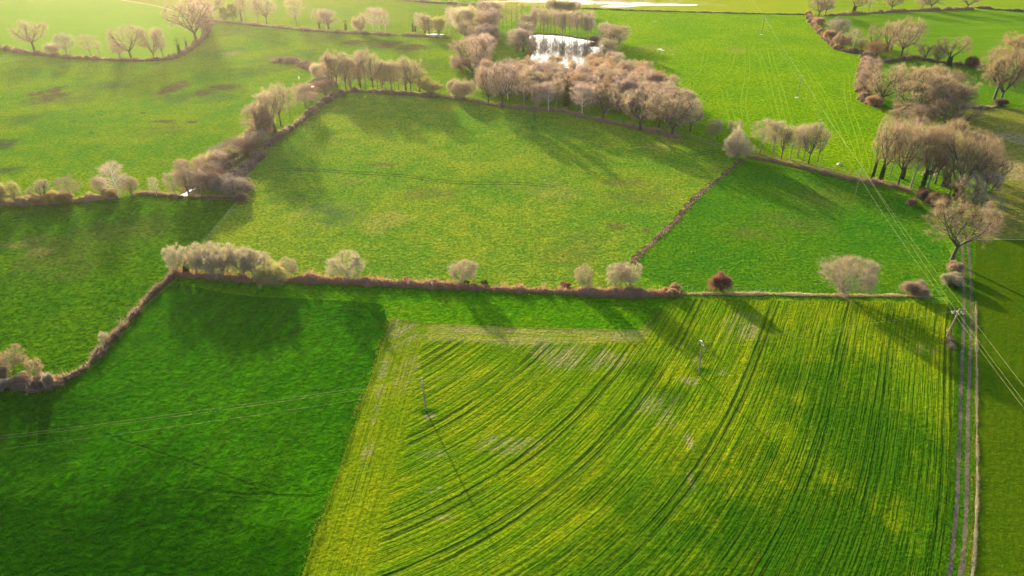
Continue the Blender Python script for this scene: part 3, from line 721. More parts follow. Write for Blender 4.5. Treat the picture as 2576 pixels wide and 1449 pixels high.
  (6, 1035, 1445, 1210, 915, 1130, 'young', 'beige', 'left tree of the beige clump below the ditch end'), (6, 1095, 1450, 1190, 1030, 1200, 'sapling', 'pink', 'slim pinkish middle tree of the clump below the ditch end'), (6, 1185, 1449, 1190, 1100, 1305, 'young', 'tan', 'right tree of the beige clump below the ditch end'),
  (6, 2085, 1470, 1302, 1985, 2182, 'bush', 'red', 'round dark red bush standing alone right of the ditch'), (5, 2115, 1412, 1385, 2088, 2152, 'bush', 'green', 'small bright green bush under the lone tan tree'), (5, 2300, 1420, 1375, 2270, 2340, 'bush', 'green', 'small green shrub in the middle of the long hedge'),
  (5, 1512, 1375, 1335, 1480, 1545, 'bush', 'red', 'tiny pink shrub poking from the long rusty hedge'), (6, 535, 1440, 1405, 490, 590, 'bush', 'red', 'small reddish shrub left of the tan round tree'), (6, 1640, 1462, 1430, 1580, 1700, 'bush', 'rust', 'rusty shrub at the right end of the long hedge'), (10, 1580, 70, 5, 1520, 1650, 'bush', 'rust', 'rust mound of bramble ending the long rusty hedge'),
  (11, 770, 75, -285, 560, 1085, 'young', 'tan', 'wide pale double-stemmed tree on the dry grass bank'), (11, 1480, 70, -60, 1365, 1600, 'bush', 'brown', 'brown bush on the bank near the power pole'), (7, 1840, 1415, 1305, 1740, 1955, 'bush', 'beige', 'pale spiky bush beside the gravel track'), (7, 1860, 1450, 1405, 1800, 1920, 'bush', 'green', 'dark green bush at the foot of the pale spiky bush'),
  (7, 1862, 1300, 1185, 1790, 1935, 'bush', 'brown', 'brown shrub below the white-trunked track tree')]),
 ('in the short row by the farm lane', 'trees in the short row by the farm lane', [
  (2, 2015, 1395, 1195, 1995, 2145, 'young', 'olive'), (2, 2060, 1405, 1200, 2000, 2140, 'sapling', 'tan'), (2, 2240, 1335, 1208, 2158, 2312, 'young', 'tan'), (6, 2245, 140, -155, 2105, 2375, 'willow', 'cream', 'two-lobed cream willow where the ditch meets the lane'),
  (3, -85, 1545, 1170, -170, 40, 'alder', 'tan'), (3, 60, 1540, 1200, -40, 130, 'alder', 'tan'), (3, 132, 1600, 1240, 70, 215, 'oak', 'tan'), (3, 222, 1605, 1250, 150, 310, 'alder', 'tan'), (3, 300, 1580, 1240, 250, 380, 'alder', 'tan'), (3, 345, 1640, 1220, 290, 430, 'alder', 'tan'), (3, 405, 1648, 1215, 340, 520, 'oak', 'tan'), (3, 500, 1625, 1280, 470, 610, 'oak', 'tan')]),
 ('in the far top-right hedge line', 'trees in the far top-right hedge', [
  (3, 510, 165, -50, 405, 600, 'oak', 'brown'), (3, 578, 148, -40, 530, 690, 'oak', 'brown'), (3, 862, 125, -90, 770, 950, 'ivyoak', 'brown'), (3, 1010, 112, -20, 970, 1080, 'sapling', 'tan'), (3, 1242, 102, -90, 1150, 1330, 'oak', 'tan'), (3, 1548, 98, -60, 1520, 1660, 'alder', 'tan'), (3, 1638, 97, -90, 1560, 1760, 'oak', 'brown'), (3, 2000, 98, -90, 1900, 2110, 'oak', 'tan')]),
 ('on the hedge bounding the far right crop', 'trees on the far right crop hedge', [
  (3, 500, 250, 170, 450, 560, 'bush', 'rust'), (3, 620, 400, 300, 560, 680, 'bush', 'rust'), (3, 690, 390, 175, 585, 785, 'copse', 'grey'), (3, 720, 480, 315, 645, 810, 'willow', 'pink'), (3, 860, 470, 285, 800, 920, 'birch', 'pink'), (3, 940, 510, 380, 880, 1000, 'copse', 'tan'),
  (3, 1035, 530, 232, 975, 1115, 'ivyoak', 'brown'), (3, 1190, 520, 190, 1125, 1280, 'ivyoak', 'tan'), (3, 1240, 500, 200, 1190, 1345, 'oak', 'tan'), (3, 1330, 600, 152, 1335, 1605, 'oak', 'tan', 'tallest straight grey-trunked tree on the far right crop hedge'), (3, 1385, 565, 240, 1350, 1500, 'alder', 'tan'), (3, 1100, 570, 415, 1025, 1235, 'copse', 'red', 'reddish shrub mass left of the copse stream'),
  (3, 1570, 610, 428, 1525, 1690, 'oak', 'brown'), (3, 1700, 640, 435, 1640, 1775, 'copse', 'brown'), (3, 1815, 665, 338, 1735, 2005, 'ivyoak', 'brown', 'leaning ivy-trunked tree left of the great right-edge trees'), (3, 2040, 690, 560, 1990, 2120, 'bush', 'dark')]),
 ('in the right-edge copse', 'trees in the right-edge copse', [
  (3, 1130, 1055, 635, 920, 1255, 'oak', 'tan', 'large low-crowned oak at the left edge of the right copse'), (3, 1000, 900, 560, 960, 1130, 'copse', 'pink'), (3, 960, 950, 690, 905, 1060, 'copse', 'pink'), (3, 1060, 1065, 960, 980, 1150, 'bush', 'rust'), (3, 1310, 1000, 620, 1260, 1420, 'oak', 'olive'), (3, 1395, 1185, 800, 1240, 1600, 'oak', 'tan'), (3, 1570, 1160, 680, 1350, 1830, 'broadoak', 'tan', 'biggest round-crowned tree in the middle of the right copse'), (3, 1740, 1160, 760, 1600, 2000, 'oak', 'tan'), (3, 1830, 1060, 700, 1700, 1960, 'oak', 'brown'), (3, 1480, 1020, 640, 1340, 1640, 'oak', 'olive'), (3, 1660, 1040, 640, 1520, 1800, 'oak', 'tan'), (3, 1650, 1200, 860, 1540, 1790, 'copse', 'pink'), (3, 1760, 1290, 980, 1640, 1900, 'oak', 'brown'), (3, 1950, 1290, 1020, 1840, 2080, 'oak', 'tan'), (3, 1520, 1280, 1040, 1400, 1640, 'copse', 'pink'), (3, 1300, 1290, 1080, 1210, 1400, 'copse', 'tan'), (3, 1880, 1180, 850, 1770, 2000, 'copse', 'brown'),
  (3, 2275, 1000, 450, 2120, 2480, 'oak', 'brown', 'great dark oak with sunlit trunk near the right edge'), (3, 2335, 1040, 520, 2300, 2620, 'oak', 'brown', 'wide dark oak beside the sunlit-trunk oak at right edge'), (3, 2400, 720, 318, 2250, 2545, 'copse', 'rust', 'rusty crown rising behind the two great right-edge oaks'), (3, 2330, 1070, 990, 2280, 2390, 'bush', 'dark'), (3, 2640, 850, 450, 2500, 2800, 'oak', 'brown')]),
 ('in the tall avenue clump by the lane corner', 'trees in the tall clump by the lane corner', [
  (7, 1050, 345, -280, 960, 1110, 'ivyoak', 'gold'), (7, 1130, 375, -280, 1060, 1290, 'ivyoak', 'tan'), (7, 1225, 330, -240, 1150, 1330, 'alder', 'tan'), (7, 1305, 415, -220, 1200, 1480, 'oak', 'tan', 'twin-forked tall tree in the front of the lane clump'), (7, 1350, 350, -230, 1290, 1450, 'ivyoak', 'tan'), (7, 1430, 445, -210, 1390, 1640, 'alder', 'tan'), (7, 1545, 455, -230, 1480, 1720, 'ivyoak', 'brown'), (7, 1615, 450, -200, 1560, 1800, 'alder', 'brown'),
  (7, 1700, 300, -280, 1600, 1860, 'oak', 'brown'), (7, 1900, 545, -140, 1680, 2120, 'ivyoak', 'brown', 'massive ivy-hung tree at the right of the lane clump'), (7, 2000, 400, -140, 1840, 2230, 'oak', 'brown'), (7, 1780, 420, -60, 1640, 1960, 'ivyoak', 'olive'), (7, 2080, 520, 80, 1960, 2220, 'ivyoak', 'brown'),
  (7, 1420, 180, -280, 1320, 1560, 'oak', 'pink'), (7, 1760, 200, -250, 1640, 1920, 'ivyoak', 'tan'), (7, 1180, 250, -260, 1090, 1290, 'alder', 'pink'), (7, 1960, 250, -120, 1840, 2120, 'oak', 'pink'), (7, 1680, 400, -150, 1600, 1840, 'oak', 'olive'),
  (7, 1560, 580, 455, 1475, 1650, 'bush', 'dark', 'dark brown bramble bush under the lane clump'), (7, 1710, 650, 490, 1610, 1830, 'bush', 'brown', 'brown spreading bush right of the dark bramble bush'), (7, 1440, 620, 550, 1400, 1485, 'bush', 'rust', 'small orange-brown bush at the meadow corner'),
  (7, 1845, 1185, 555, 1640, 2185, 'oak', 'tan', 'big tan tree with white trunk beside the gravel track'), (7, 2175, 850, 505, 2110, 2400, 'dead', 'brown', 'bare dark-branched tree behind the white-trunked track tree'), (7, 2060, 760, 480, 1950, 2200, 'ivyoak', 'olive'), (7, 1930, 720, 300, 1800, 2080, 'ivyoak', 'tan'), (7, 2120, 640, 260, 2000, 2260, 'oak', 'grey'), (7, 2180, 480, 60, 2060, 2330, 'oak', 'brown'), (7, 1810, 560, 180, 1700, 1930, 'oak', 'brown')]),
 ('at the lower left bank', 'trees at the lower left bank', [
  (8, 150, 820, 560, -120, 210, 'young', 'umber'), (8, 385, 900, 665, 260, 440, 'young', 'umber'), (8, 10, 930, 780, -90, 120, 'bush', 'brown'), (8, 240, 960, 840, 150, 340, 'bush', 'brown'), (8, 510, 1010, 830, 450, 570, 'bush', 'grey', 'pale grey bush on the lower left bank'), (8, 60, 1010, 900, -20, 150, 'bush', 'grey'), (8, 400, 1010, 900, 330, 480, 'bush', 'purple'), (8, 1055, 535, 428, 980, 1102, 'young', 'beige', 'tiny pale sapling beside the curving brown hedge')]),
 ('around the pond', 'trees around the pond', [
  (2, 160, 335, 128, 80, 235, 'copse', 'pink'), (2, 130, 400, 212, 55, 215, 'copse', 'pink'), (2, 60, 520, 270, -20, 160, 'copse', 'pink'), (2, 120, 525, 290, 20, 205, 'copse', 'grey', 'dark grey dense tree at the left shore of the pond'),
  (2, 930, 440, 212, 855, 1000, 'copse', 'pink', 'leftmost dense tree on the right shore of the pond'), (2, 1000, 500, 240, 920, 1130, 'copse', 'tan', 'front dense tan tree on the right shore of the pond'), (2, 1080, 440, 240, 980, 1155, 'copse', 'tan', 'outermost tan tree right of the pond facing the pasture'), (2, 960, 560, 380, 880, 1080, 'copse', 'tan', 'low tan tree at the lower right corner of the pond'),
  (2, 830, 420, 370, 790, 900, 'bush', 'pink', 'small pink shrub on the right pond bank'), (2, 430, 640, 610, 370, 520, 'bush', 'yellow', 'pale yellow-green bush on the near pond shore')]),
 ('at the front of the pond wood', 'front trees of the pond wood', [
  (1, 2340, 1055, 640, 2220, 2420, 'oak', 'brown'), (1, 2478, 1085, 590, 2330, 2620, 'oak', 'pink', 'tall white-trunked spreading tree at the left front of the pond wood'), (2, 120, 1090, 700, 40, 220, 'alder', 'tan'), (2, 260, 1110, 820, 180, 340, 'alder', 'pink'), (2, 365, 1122, 800, 290, 440, 'birch', 'pink', 'white-based slim tree at the wood edge'), (2, 445, 1110, 760, 390, 530, 'alder', 'tan'), (2, 550, 1065, 700, 480, 620, 'stub', 'dark', 'dark ivy-wrapped leaning trunk inside the pond wood'),
  (2, 650, 1110, 800, 590, 720, 'alder', 'pink'), (2, 706, 1162, 825, 610, 800, 'birch', 'pink', 'pink tree with bright white trunk at the wood edge'), (2, 765, 1120, 820, 720, 850, 'alder', 'pink'), (2, 915, 1220, 830, 800, 1060, 'oak', 'tan'), (2, 1285, 1312, 880, 1080, 1460, 'oak', 'tan', 'round full-crowned oak at the right front of the pond wood'), (2, 1610, 1375, 920, 1420, 1885, 'oak', 'tan', 'widest domed tree at the right end of the pond wood'), (2, 1480, 1280, 930, 1350, 1640, 'oak', 'tan'), (2, 1790, 1320, 1010, 1700, 1890, 'oak', 'tan'),
  (2, 1340, 1090, 798, 1245, 1440, 'copse', 'rust', 'orange-topped tree behind the round full-crowned oak'), (2, 1520, 1100, 805, 1440, 1610, 'copse', 'tan')]),
]

rt = random.Random(99)
for phrase, group, items in ROWS:
    auto = sorted([i for i in items if len(i) == 8], key=lambda q: crop(q[0], q[1], q[2])[0])
    seen = {}
    for it in auto:
        seen.setdefault((it[6], it[7]), []).append(it)
    for it in items:
        c, bx, by, ty, xl, xr, kind, col = it[:8]
        g = P(*crop(c, bx, by)); fx, fy = crop(c, 0, ty)
        k = depth(g) / FPX * .25
        D = max(1.2, (xr - xl) * k); H = max(1.0, height_at(g, fy) * .97)
        if 'corner of the long' in group: D *= 1.35
        elif 'lower left bank' in phrase: D *= .8; H *= .85
        elif 'tall row' in phrase or 'stream hedge' in phrase: D *= 1.25 if kind not in ('bush', 'willow') else 1.0
        elif kind in ('oak', 'ivyoak', 'alder', 'copse', 'birch', 'sapling'): D *= 1.15
        if kind not in ('bush', 'stub'): H = min(H, 27)
        if kind == 'bush': H = max(H, D * .5)
        if len(it) > 8: label = it[8]
        else:
            lst = seen[(kind, col)]; n = lst.index(it)
            base = f"{COLW[col]} {NOUN[kind]}"
            label = f"{base} {phrase}" if len(lst) == 1 else f"{ORD[n]} {base} from left {phrase}"
        noun = 'bush' if kind in ('bush',) else 'tree'
        if 'copse' in phrase or 'clump' in phrase or 'far right crop' in phrase: col = {'tan': 'moor', 'brown': 'umber', 'pink': 'brown', 'gold': 'moor'}.get(col, col)
        plant(g, H, D, kind, col, label, noun, group)

# dense plantations round the pond: trees nobody could tell apart
def inside(x, y, poly):
    r = False; j = len(poly) - 1
    for i in range(len(poly)):
        xi, yi = poly[i]; xj, yj = poly[j]
        if (yi > y) != (yj > y) and x < (xj - xi) * (y - yi) / (yj - yi) + xi: r = not r
        j = i
    return r


wood = [crop(2, *q) for q in ((-150, 900), (0, 800), (200, 760), (300, 730), (520, 705), (760, 705), (860, 680), (1010, 700), (1250, 820), (1330, 900), (1500, 1000), (1650, 1120), (1780, 1230), (1500, 1230), (1280, 1190), (1080, 1130), (880, 1080), (600, 1030), (300, 1030), (0, 1010), (-180, 1000), (-330, 940), (-330, 760))]
pts = []
tries = 0
while len(pts) < 150 and tries < 20000:
    tries += 1
    x, y = rt.uniform(1200, 1740), rt.uniform(160, 320)
    if not inside(x, y, wood): continue
    if 1325 < x < 1478 and y < 206: continue
    g = P(x, y)
    if any((g - q).length < 3.0 for q in pts): continue
    pts.append(g)
for g in pts:
    near = min(1, max(0, (g - P(1420, 176)).length / 60))
    plant(g, rt.uniform(6.5, 8.5) + near * rt.uniform(3.5, 7), rt.uniform(5.2, 8.5), rt.choice(['alder', 'alder', 'copse', 'copse', 'birch']), rt.choice(['pink', 'pink', 'tan', 'tan', 'rust', 'brown']), 'slender bare tree crowded in the wood below the pond', 'tree', 'crowded trees of the pond wood')
# slim trees on the near shore, seen against the water
for k in range(14):
    x = 1316 + k * 12.5 + rt.uniform(-5, 5); y = 186 - k * .5 + rt.uniform(-2, 5)
    plant(P(x, y), rt.uniform(6.5, 10), rt.uniform(2.6, 4.2), rt.choice(['sapling', 'sapling', 'alder']), rt.choice(['pink', 'tan', 'rust']), 'slim pinkish tree on the near shore, seen against the pond water', 'tree', 'slim trees on the near pond shore')
for k in range(34):
    x = 1340 + (k % 17) * 9.3 + rt.uniform(-3, 3); y = 84 + (k % 17) * .85 - (k // 17) * 7 + rt.uniform(-2, 1)
    plant(P(x, y), rt.uniform(12, 16), rt.uniform(3.6, 5.2), rt.choice(['alder', 'sapling', 'sapling']), rt.choice(['pink', 'tan', 'pink']), 'slim bare tree in the rows along the far pond bank', 'tree', 'slim trees on the far pond bank')
for k in range(8):
    plant(P(1385 + k * 9 + rt.uniform(-2, 2), 33 + k * .2), rt.uniform(8, 11), rt.uniform(6, 9), 'young', 'tan', 'low tan tree in the clump at the wet field edge beyond the pond', 'tree', 'low trees at the wet field edge')
for k in range(9):
    plant(P(1262 + (k % 5) * 13 + rt.uniform(-4, 4), 74 - (k // 5) * 28 + rt.uniform(-3, 3)), rt.uniform(13, 17), rt.uniform(4, 6), 'sapling', 'olive', 'faint greenish slim tree at the far end of the lane', 'tree', 'slim trees at the far end of the lane')

# ------------------------------------------------------------------ hedges and thickets
def hedge(name, label, pts, w, h, cols, den=55, cat='hedge', sl=1.0, core=True, sw=.045):
    rg = random.Random(len(label or name) * 7 + int(pts[0][0]))
    line = smooth_line([P(*q) for q in pts], .5)
    V, Fs, MI = [], [], []
    mats = cols
    L = 0.0; n = len(line)
    if core:
        ring = 7; b0 = len(V)
        sel = line[::2] if line[-1] == line[::2][-1] else line[::2] + [line[-1]]
        for i, p in enumerate(sel):
            d = (sel[min(i + 1, len(sel) - 1)] - sel[max(i - 1, 0)]); d.z = 0; d.normalize(); nr = Vector((-d.y, d.x, 0))
            e = min(1, (i + .4) / 3, (len(sel) - .6 - i) / 3)
            s = (.72 + .8 * mnoise.noise(p * .22) + .35 * mnoise.noise(p * .8)) * e
            for k in range(ring):
                t = math.pi * k / (ring - 1)
                j = 1 + .25 * mnoise.noise(p * .9 + Vector((0, 0, k * 3.1)))
                q = p + nr * math.cos(t) * w / 2 * .85 * j * max(.3, s); q.z = max(-.02, math.sin(t) * h * .72 * s * j)
                V.append(q)
        for i in range(len(sel) - 1):
            for k in range(ring - 1):
                Fs.append((b0 + i * ring + k, b0 + i * ring + k + 1, b0 + (i + 1) * ring + k + 1, b0 + (i + 1) * ring + k)); MI.append(0)
    for i in range(n - 1):
        p, q = line[i], line[i + 1]; d = (q - p); seg = d.length
        if seg < 1e-4: continue
        d = d / seg; nr = Vector((-d.y, d.x, 0))
        s = max(.3, .8 + .9 * mnoise.noise(p * .22) + .4 * mnoise.noise(p * .8))
        cnt = den * seg * s
        for _ in range(int(cnt) + (rg.random() < cnt % 1)):
            t = rg.random() * math.pi; rr = rg.uniform(.55, 1.0)
            c = p + d * seg * rg.random() + nr * math.cos(t) * w / 2 * rr * s + Vector((0, 0, math.sin(t) * h * .8 * rr * s))
            o = (nr * math.cos(t) * .7 + Vector((0, 0, math.sin(t) * .8 + .15)) + rvec(rg) * .9).normalized()
            if o.z < -.2: o.z *= -1
            f0 = len(Fs); sliver(V, Fs, c, o, sl * rg.uniform(.4, 1.1), sw * rg.uniform(.6, 1.4), rg)
            u = mnoise.noise(c * .12) + .8 * (rg.random() - .5) + (.5 if c.z > h * .55 * s else 0)  # upper twigs pushed to the last colour: a sunlit top put into the colour
            MI.append(min(2, 0 if u < -.1 else 1 if u < .35 else 2))
    if core:
        i = 0
        while i < n - 1:           # taller shoots and saplings standing up out of the hedge
            p = line[i]; hh = h * rg.uniform(.9, 1.9); wd = w * rg.uniform(.12, .3)
            for _ in range(int(10 + 22 * rg.random())):
                o = (Vector((0, 0, 1)) + rvec(rg) * .55).normalized(); f0 = len(Fs)
                sliver(V, Fs, p + Vector((rg.uniform(-wd, wd), rg.uniform(-wd, wd), h * .35)), o, hh * rg.uniform(.4, .95), sw * .7, rg); MI.append(rg.choice((1, 2)))
            i += int(rg.uniform(3, 16) * max(1, w / 3))
        for i in range(n - 1):      # rough grass at the foot
            p = line[i]; d = (line[i + 1] - p)
            if d.length < 1e-4: continue
            nr = Vector((-d.y, d.x, 0)).normalized()
            for _ in range(max(1, int(den * .06))):
                sd_ = rg.choice((-1, 1)); c = p + nr * sd_ * w * rg.uniform(.38, .62) + d * rg.random()
                sliver(V, Fs, c, (Vector((0, 0, 1)) + rvec(rg) * .7).normalized(), rg.uniform(.3, .7), sw * .9, rg); MI.append(3)
        mats = list(cols) + ['straw']
    me = mesh(name, V, Fs)
    for c in mats: me.materials.append(TW[c])
    me.polygons.foreach_set('material_index', MI); me.update()
    return tag(link(name, me), label, cat)


hedge('hedge', 'low brown hedge curving round the far-left crop field', [(-60, 118), (0, 123), (45, 131), (90, 137), (170, 146), (235, 150), (290, 152), (333, 154), (400, 152), (440, 146), (470, 131), (500, 108), (520, 88), (527, 62), (528, 55)], 5.0, 2.8, ['dark', 'purple', 'tan'], 40)
hedge('hedge', 'purple-brown hedge running right from the huge bare tree', [(528, 54), (600, 60), (680, 68), (760, 76), (860, 83), (940, 86), (1000, 89), (1070, 92), (1130, 97)], 5.5, 2.0, ['purple', 'brown', 'pink'], 36)
hedge('hedge', 'thin far hedge along the very top of the north meadow', [(880, -12), (1000, 0), (1100, 8), (1190, 13), (1245, 12)], 5, 2.2, ['purple', 'brown', 'tan'], 26)
hedge('hedge', 'thick brown bramble hedge beside the stream above the central meadow', [(600, 440), (640, 408), (681, 360), (744, 317), (794, 276), (831, 250), (861, 236), (900, 231), (970, 235), (1050, 240), (1110, 246)], 5.5, 2.8, ['dark', 'brown', 'tan'], 60)
hedge('thicket', 'tangled grey-brown thicket between stream and central meadow', [(520, 478), (555, 462), (590, 446), (602, 470), (606, 488)], 9, 4.0, ['purple', 'grey', 'tan'], 90, 'thicket', 1.3)
hedge('thicket', 'brown thicket on the field side of the stream', [(475, 470), (510, 452), (540, 420), (580, 392), (630, 352), (680, 308)], 6, 4.0, ['purple', 'brown', 'olive'], 80, 'thicket', 1.4)
hedge('thicket', 'low purple bramble bed reaching into the left meadow', [(684, 159), (705, 153), (735, 157), (765, 164), (785, 178)], 11, 3.4, ['purple', 'dark', 'purple'], 70, 'thicket', 1.2)
hedge('thicket', 'purplish bramble tangle below the golden willow ball', [(770, 232), (790, 218), (815, 205), (840, 212)], 12, 3.6, ['purple', 'brown', 'pink'], 80, 'thicket', 1.3)
hedge('hedge', 'low brown hedge under the front trees of the pond wood', [(1110, 246), (1160, 250), (1200, 258), (1250, 266), (1300, 272), (1345, 276), (1380, 278), (1420, 282), (1480, 298), (1530, 308), (1600, 322), (1660, 336), (1715, 349)], 4.5, 1.8, ['purple', 'brown', 'olive'], 45)
hedge('hedge', 'long rusty bramble hedge crossing the middle of the view', [(446, 691), (480, 694), (540, 699), (600, 704), (660, 707), (740, 706), (800, 707), (880, 711), (940, 714), (1000, 717), (1100, 721), (1200, 727), (1300, 732), (1400, 736), (1500, 740), (1600, 742), (1660, 743), (1718, 742)], 3.8, 2.2, ['purple', 'bramble', 'rust'], 100)
hedge('hedge', 'narrow dark brown hedge curving down at lower left', [(446, 682), (430, 702), (400, 727), (360, 767), (320, 815), (280, 857), (250, 892), (215, 926), (180, 950), (140, 966)], 2.6, 1.9, ['dark', 'purple', 'brown'], 95)
hedge('thicket', 'dark bramble mound ending the curving hedge at left edge', [(-30, 968), (20, 970), (70, 972), (120, 970), (165, 960)], 5, 2.4, ['dark', 'brown', 'rust'], 120, 'thicket')
hedge('hedge', 'ragged golden-brown hedge along the left middle boundary', [(-30, 513), (50, 513), (110, 512), (180, 507), (240, 502), (300, 497)], 4.2, 2.4, ['purple', 'brown', 'gold'], 70)
hedge('hedge', 'sparse dark hedge continuing toward the stream foot', [(335, 490), (360, 488), (400, 491), (450, 496), (475, 496), (540, 499), (605, 500)], 2.6, 1.3, ['dark', 'purple', 'brown'], 60)
hedge('ditch_reeds', 'reedy brown ditch strip slanting between central and right meadows', [(1594, 660), (1620, 632), (1655, 598), (1690, 566), (1720, 532), (1760, 491), (1800, 456), (1840, 426), (1866, 404)], 1.9, .42, ['dark', 'tan', 'grey'], 20, 'reeds', .5, False)
hedge('hedge', 'low reddish hedge under the short row by the lane', [(1875, 394), (1920, 402), (1960, 409), (2010, 421), (2060, 433), (2120, 448), (2180, 459), (2230, 467), (2290, 482)], 3.2, 1.4, ['purple', 'rust', 'gold'], 60)
hedge('hedge', 'orange-brown hedge rounding the top-right pasture corner', [(2034, 36), (2045, 60), (2060, 80), (2080, 100), (2100, 119), (2115, 128), (2140, 132), (2182, 137)], 6, 3.4, ['dark', 'rust', 'gold'], 50)
hedge('hedge', 'long purplish far hedge at top right', [(2070, 41), (2120, 38), (2200, 33), (2300, 28), (2400, 25), (2448, 24)], 5.5, 3, ['purple', 'dark', 'tan'], 36)
hedge('hedge', 'dark clipped hedge at the far top-right corner', [(2450, 20), (2500, 24), (2560, 29), (2680, 36)], 5, 2.6, ['dark', 'green', 'tan'], 40)
hedge('hedge', 'brown hedge beneath the ivy trees of the far right crop', [(2190, 160), (2230, 156), (2270, 151), (2300, 147), (2330, 152), (2380, 160), (2440, 168), (2480, 165)], 5, 2.4, ['dark', 'purple', 'brown'], 50)
hedge('hedge', 'rust-brown hedge on the left rim of the right copse', [(2182, 142), (2172, 175), (2166, 205), (2169, 235), (2180, 257), (2200, 267), (2218, 269)], 6, 3.4, ['dark', 'rust', 'pink'], 60)
hedge('hedge', 'short brown hedge under the biggest copse tree', [(2250, 270), (2280, 278), (2330, 286)], 4, 2, ['dark', 'brown', 'pink'], 60)
hedge('hedge', 'low dark hedge strip at the right edge below the great oaks', [(2425, 270), (2460, 273), (2500, 271), (2522, 264)], 3, 1.4, ['dark', 'purple', 'grey'], 60)
hedge('grass_bank', 'straw-coloured dry grass bank right of the rusty hedge', [(1718, 741), (1790, 740), (1860, 741), (1950, 741), (2060, 744), (2150, 745), (2260, 745), (2345, 746)], 1.4, .55, ['dry', 'tan', 'gold'], 110, 'grass bank', .5)
hedge('hedge', 'thin dark hedge line below the wet far field', [(1455, 21), (1600, 27), (1750, 31), (1900, 35), (2034, 37)], 3.0, 1.1, ['dark', 'olive', 'olive'], 22)
hedge('grass_bank', 'narrow straw strip along the olive field beside the track', [(2454, 760), (2456, 900), (2457, 1087), (2458, 1212), (2454, 1330), (2449, 1412), (2440, 1500)], .7, .35, ['dry', 'tan', 'dry'], 90, 'grass bank', .3, True, .02)
hedge('bramble_patch', 'brown bramble patch at the foot of the leaning power pole', [(2384, 838), (2388, 850), (2390, 866), (2393, 880)], 2.2, 1.1, ['dark', 'brown', 'tan'], 120, 'brambles', .6)

for nm, line_, ww, hh, cc, dn in (
        ('weeds', [(984, 800), (972, 835), (955, 885), (940, 930), (915, 995), (890, 1055), (868, 1130), (845, 1200), (815, 1290), (785, 1375), (745, 1490)], 2.0, .45, ['grass', 'grass', 'straw'], 60),
        ('weeds', [(1000, 806), (1090, 815), (1250, 821), (1400, 826), (1530, 829), (1605, 828), (1640, 800), (1650, 775)], 1.5, .4, ['grass', 'grass', 'green'], 50),
        ('weeds', [(2400, 770), (2402, 850), (2404, 950), (2400, 1090), (2394, 1200), (2385, 1320), (2368, 1449), (2350, 1530)], 1.8, .45, ['grass', 'green', 'grass'], 60),
        ('weeds', [(2448, 740), (2450, 850), (2450, 1000), (2448, 1150), (2442, 1320), (2432, 1449), (2424, 1540)], .9, .35, ['grass', 'grass', 'straw'], 60)):
    o = hedge(nm, None, line_, ww, hh, cc, dn, None, .45, False, .03); o['kind'] = 'stuff'

# ------------------------------------------------------------------ power line poles and wires
WOOD = plain('pole_wood', (.20, .14, .09), .85, 0, .35, 3.0)
STEEL = plain('galvanised_steel', (.26, .26, .25), .5, .4, .15, 5.0)
GLASSM = plain('insulator_glass', (.22, .28, .24), .2, 0, .1, 5.0)
CONC = plain('pale_concrete', (.46, .43, .39), .9, 0, .2, 3.0)
WIREM = plain('wire_metal', (.50, .47, .26), .45, .3, .05, 2.0)


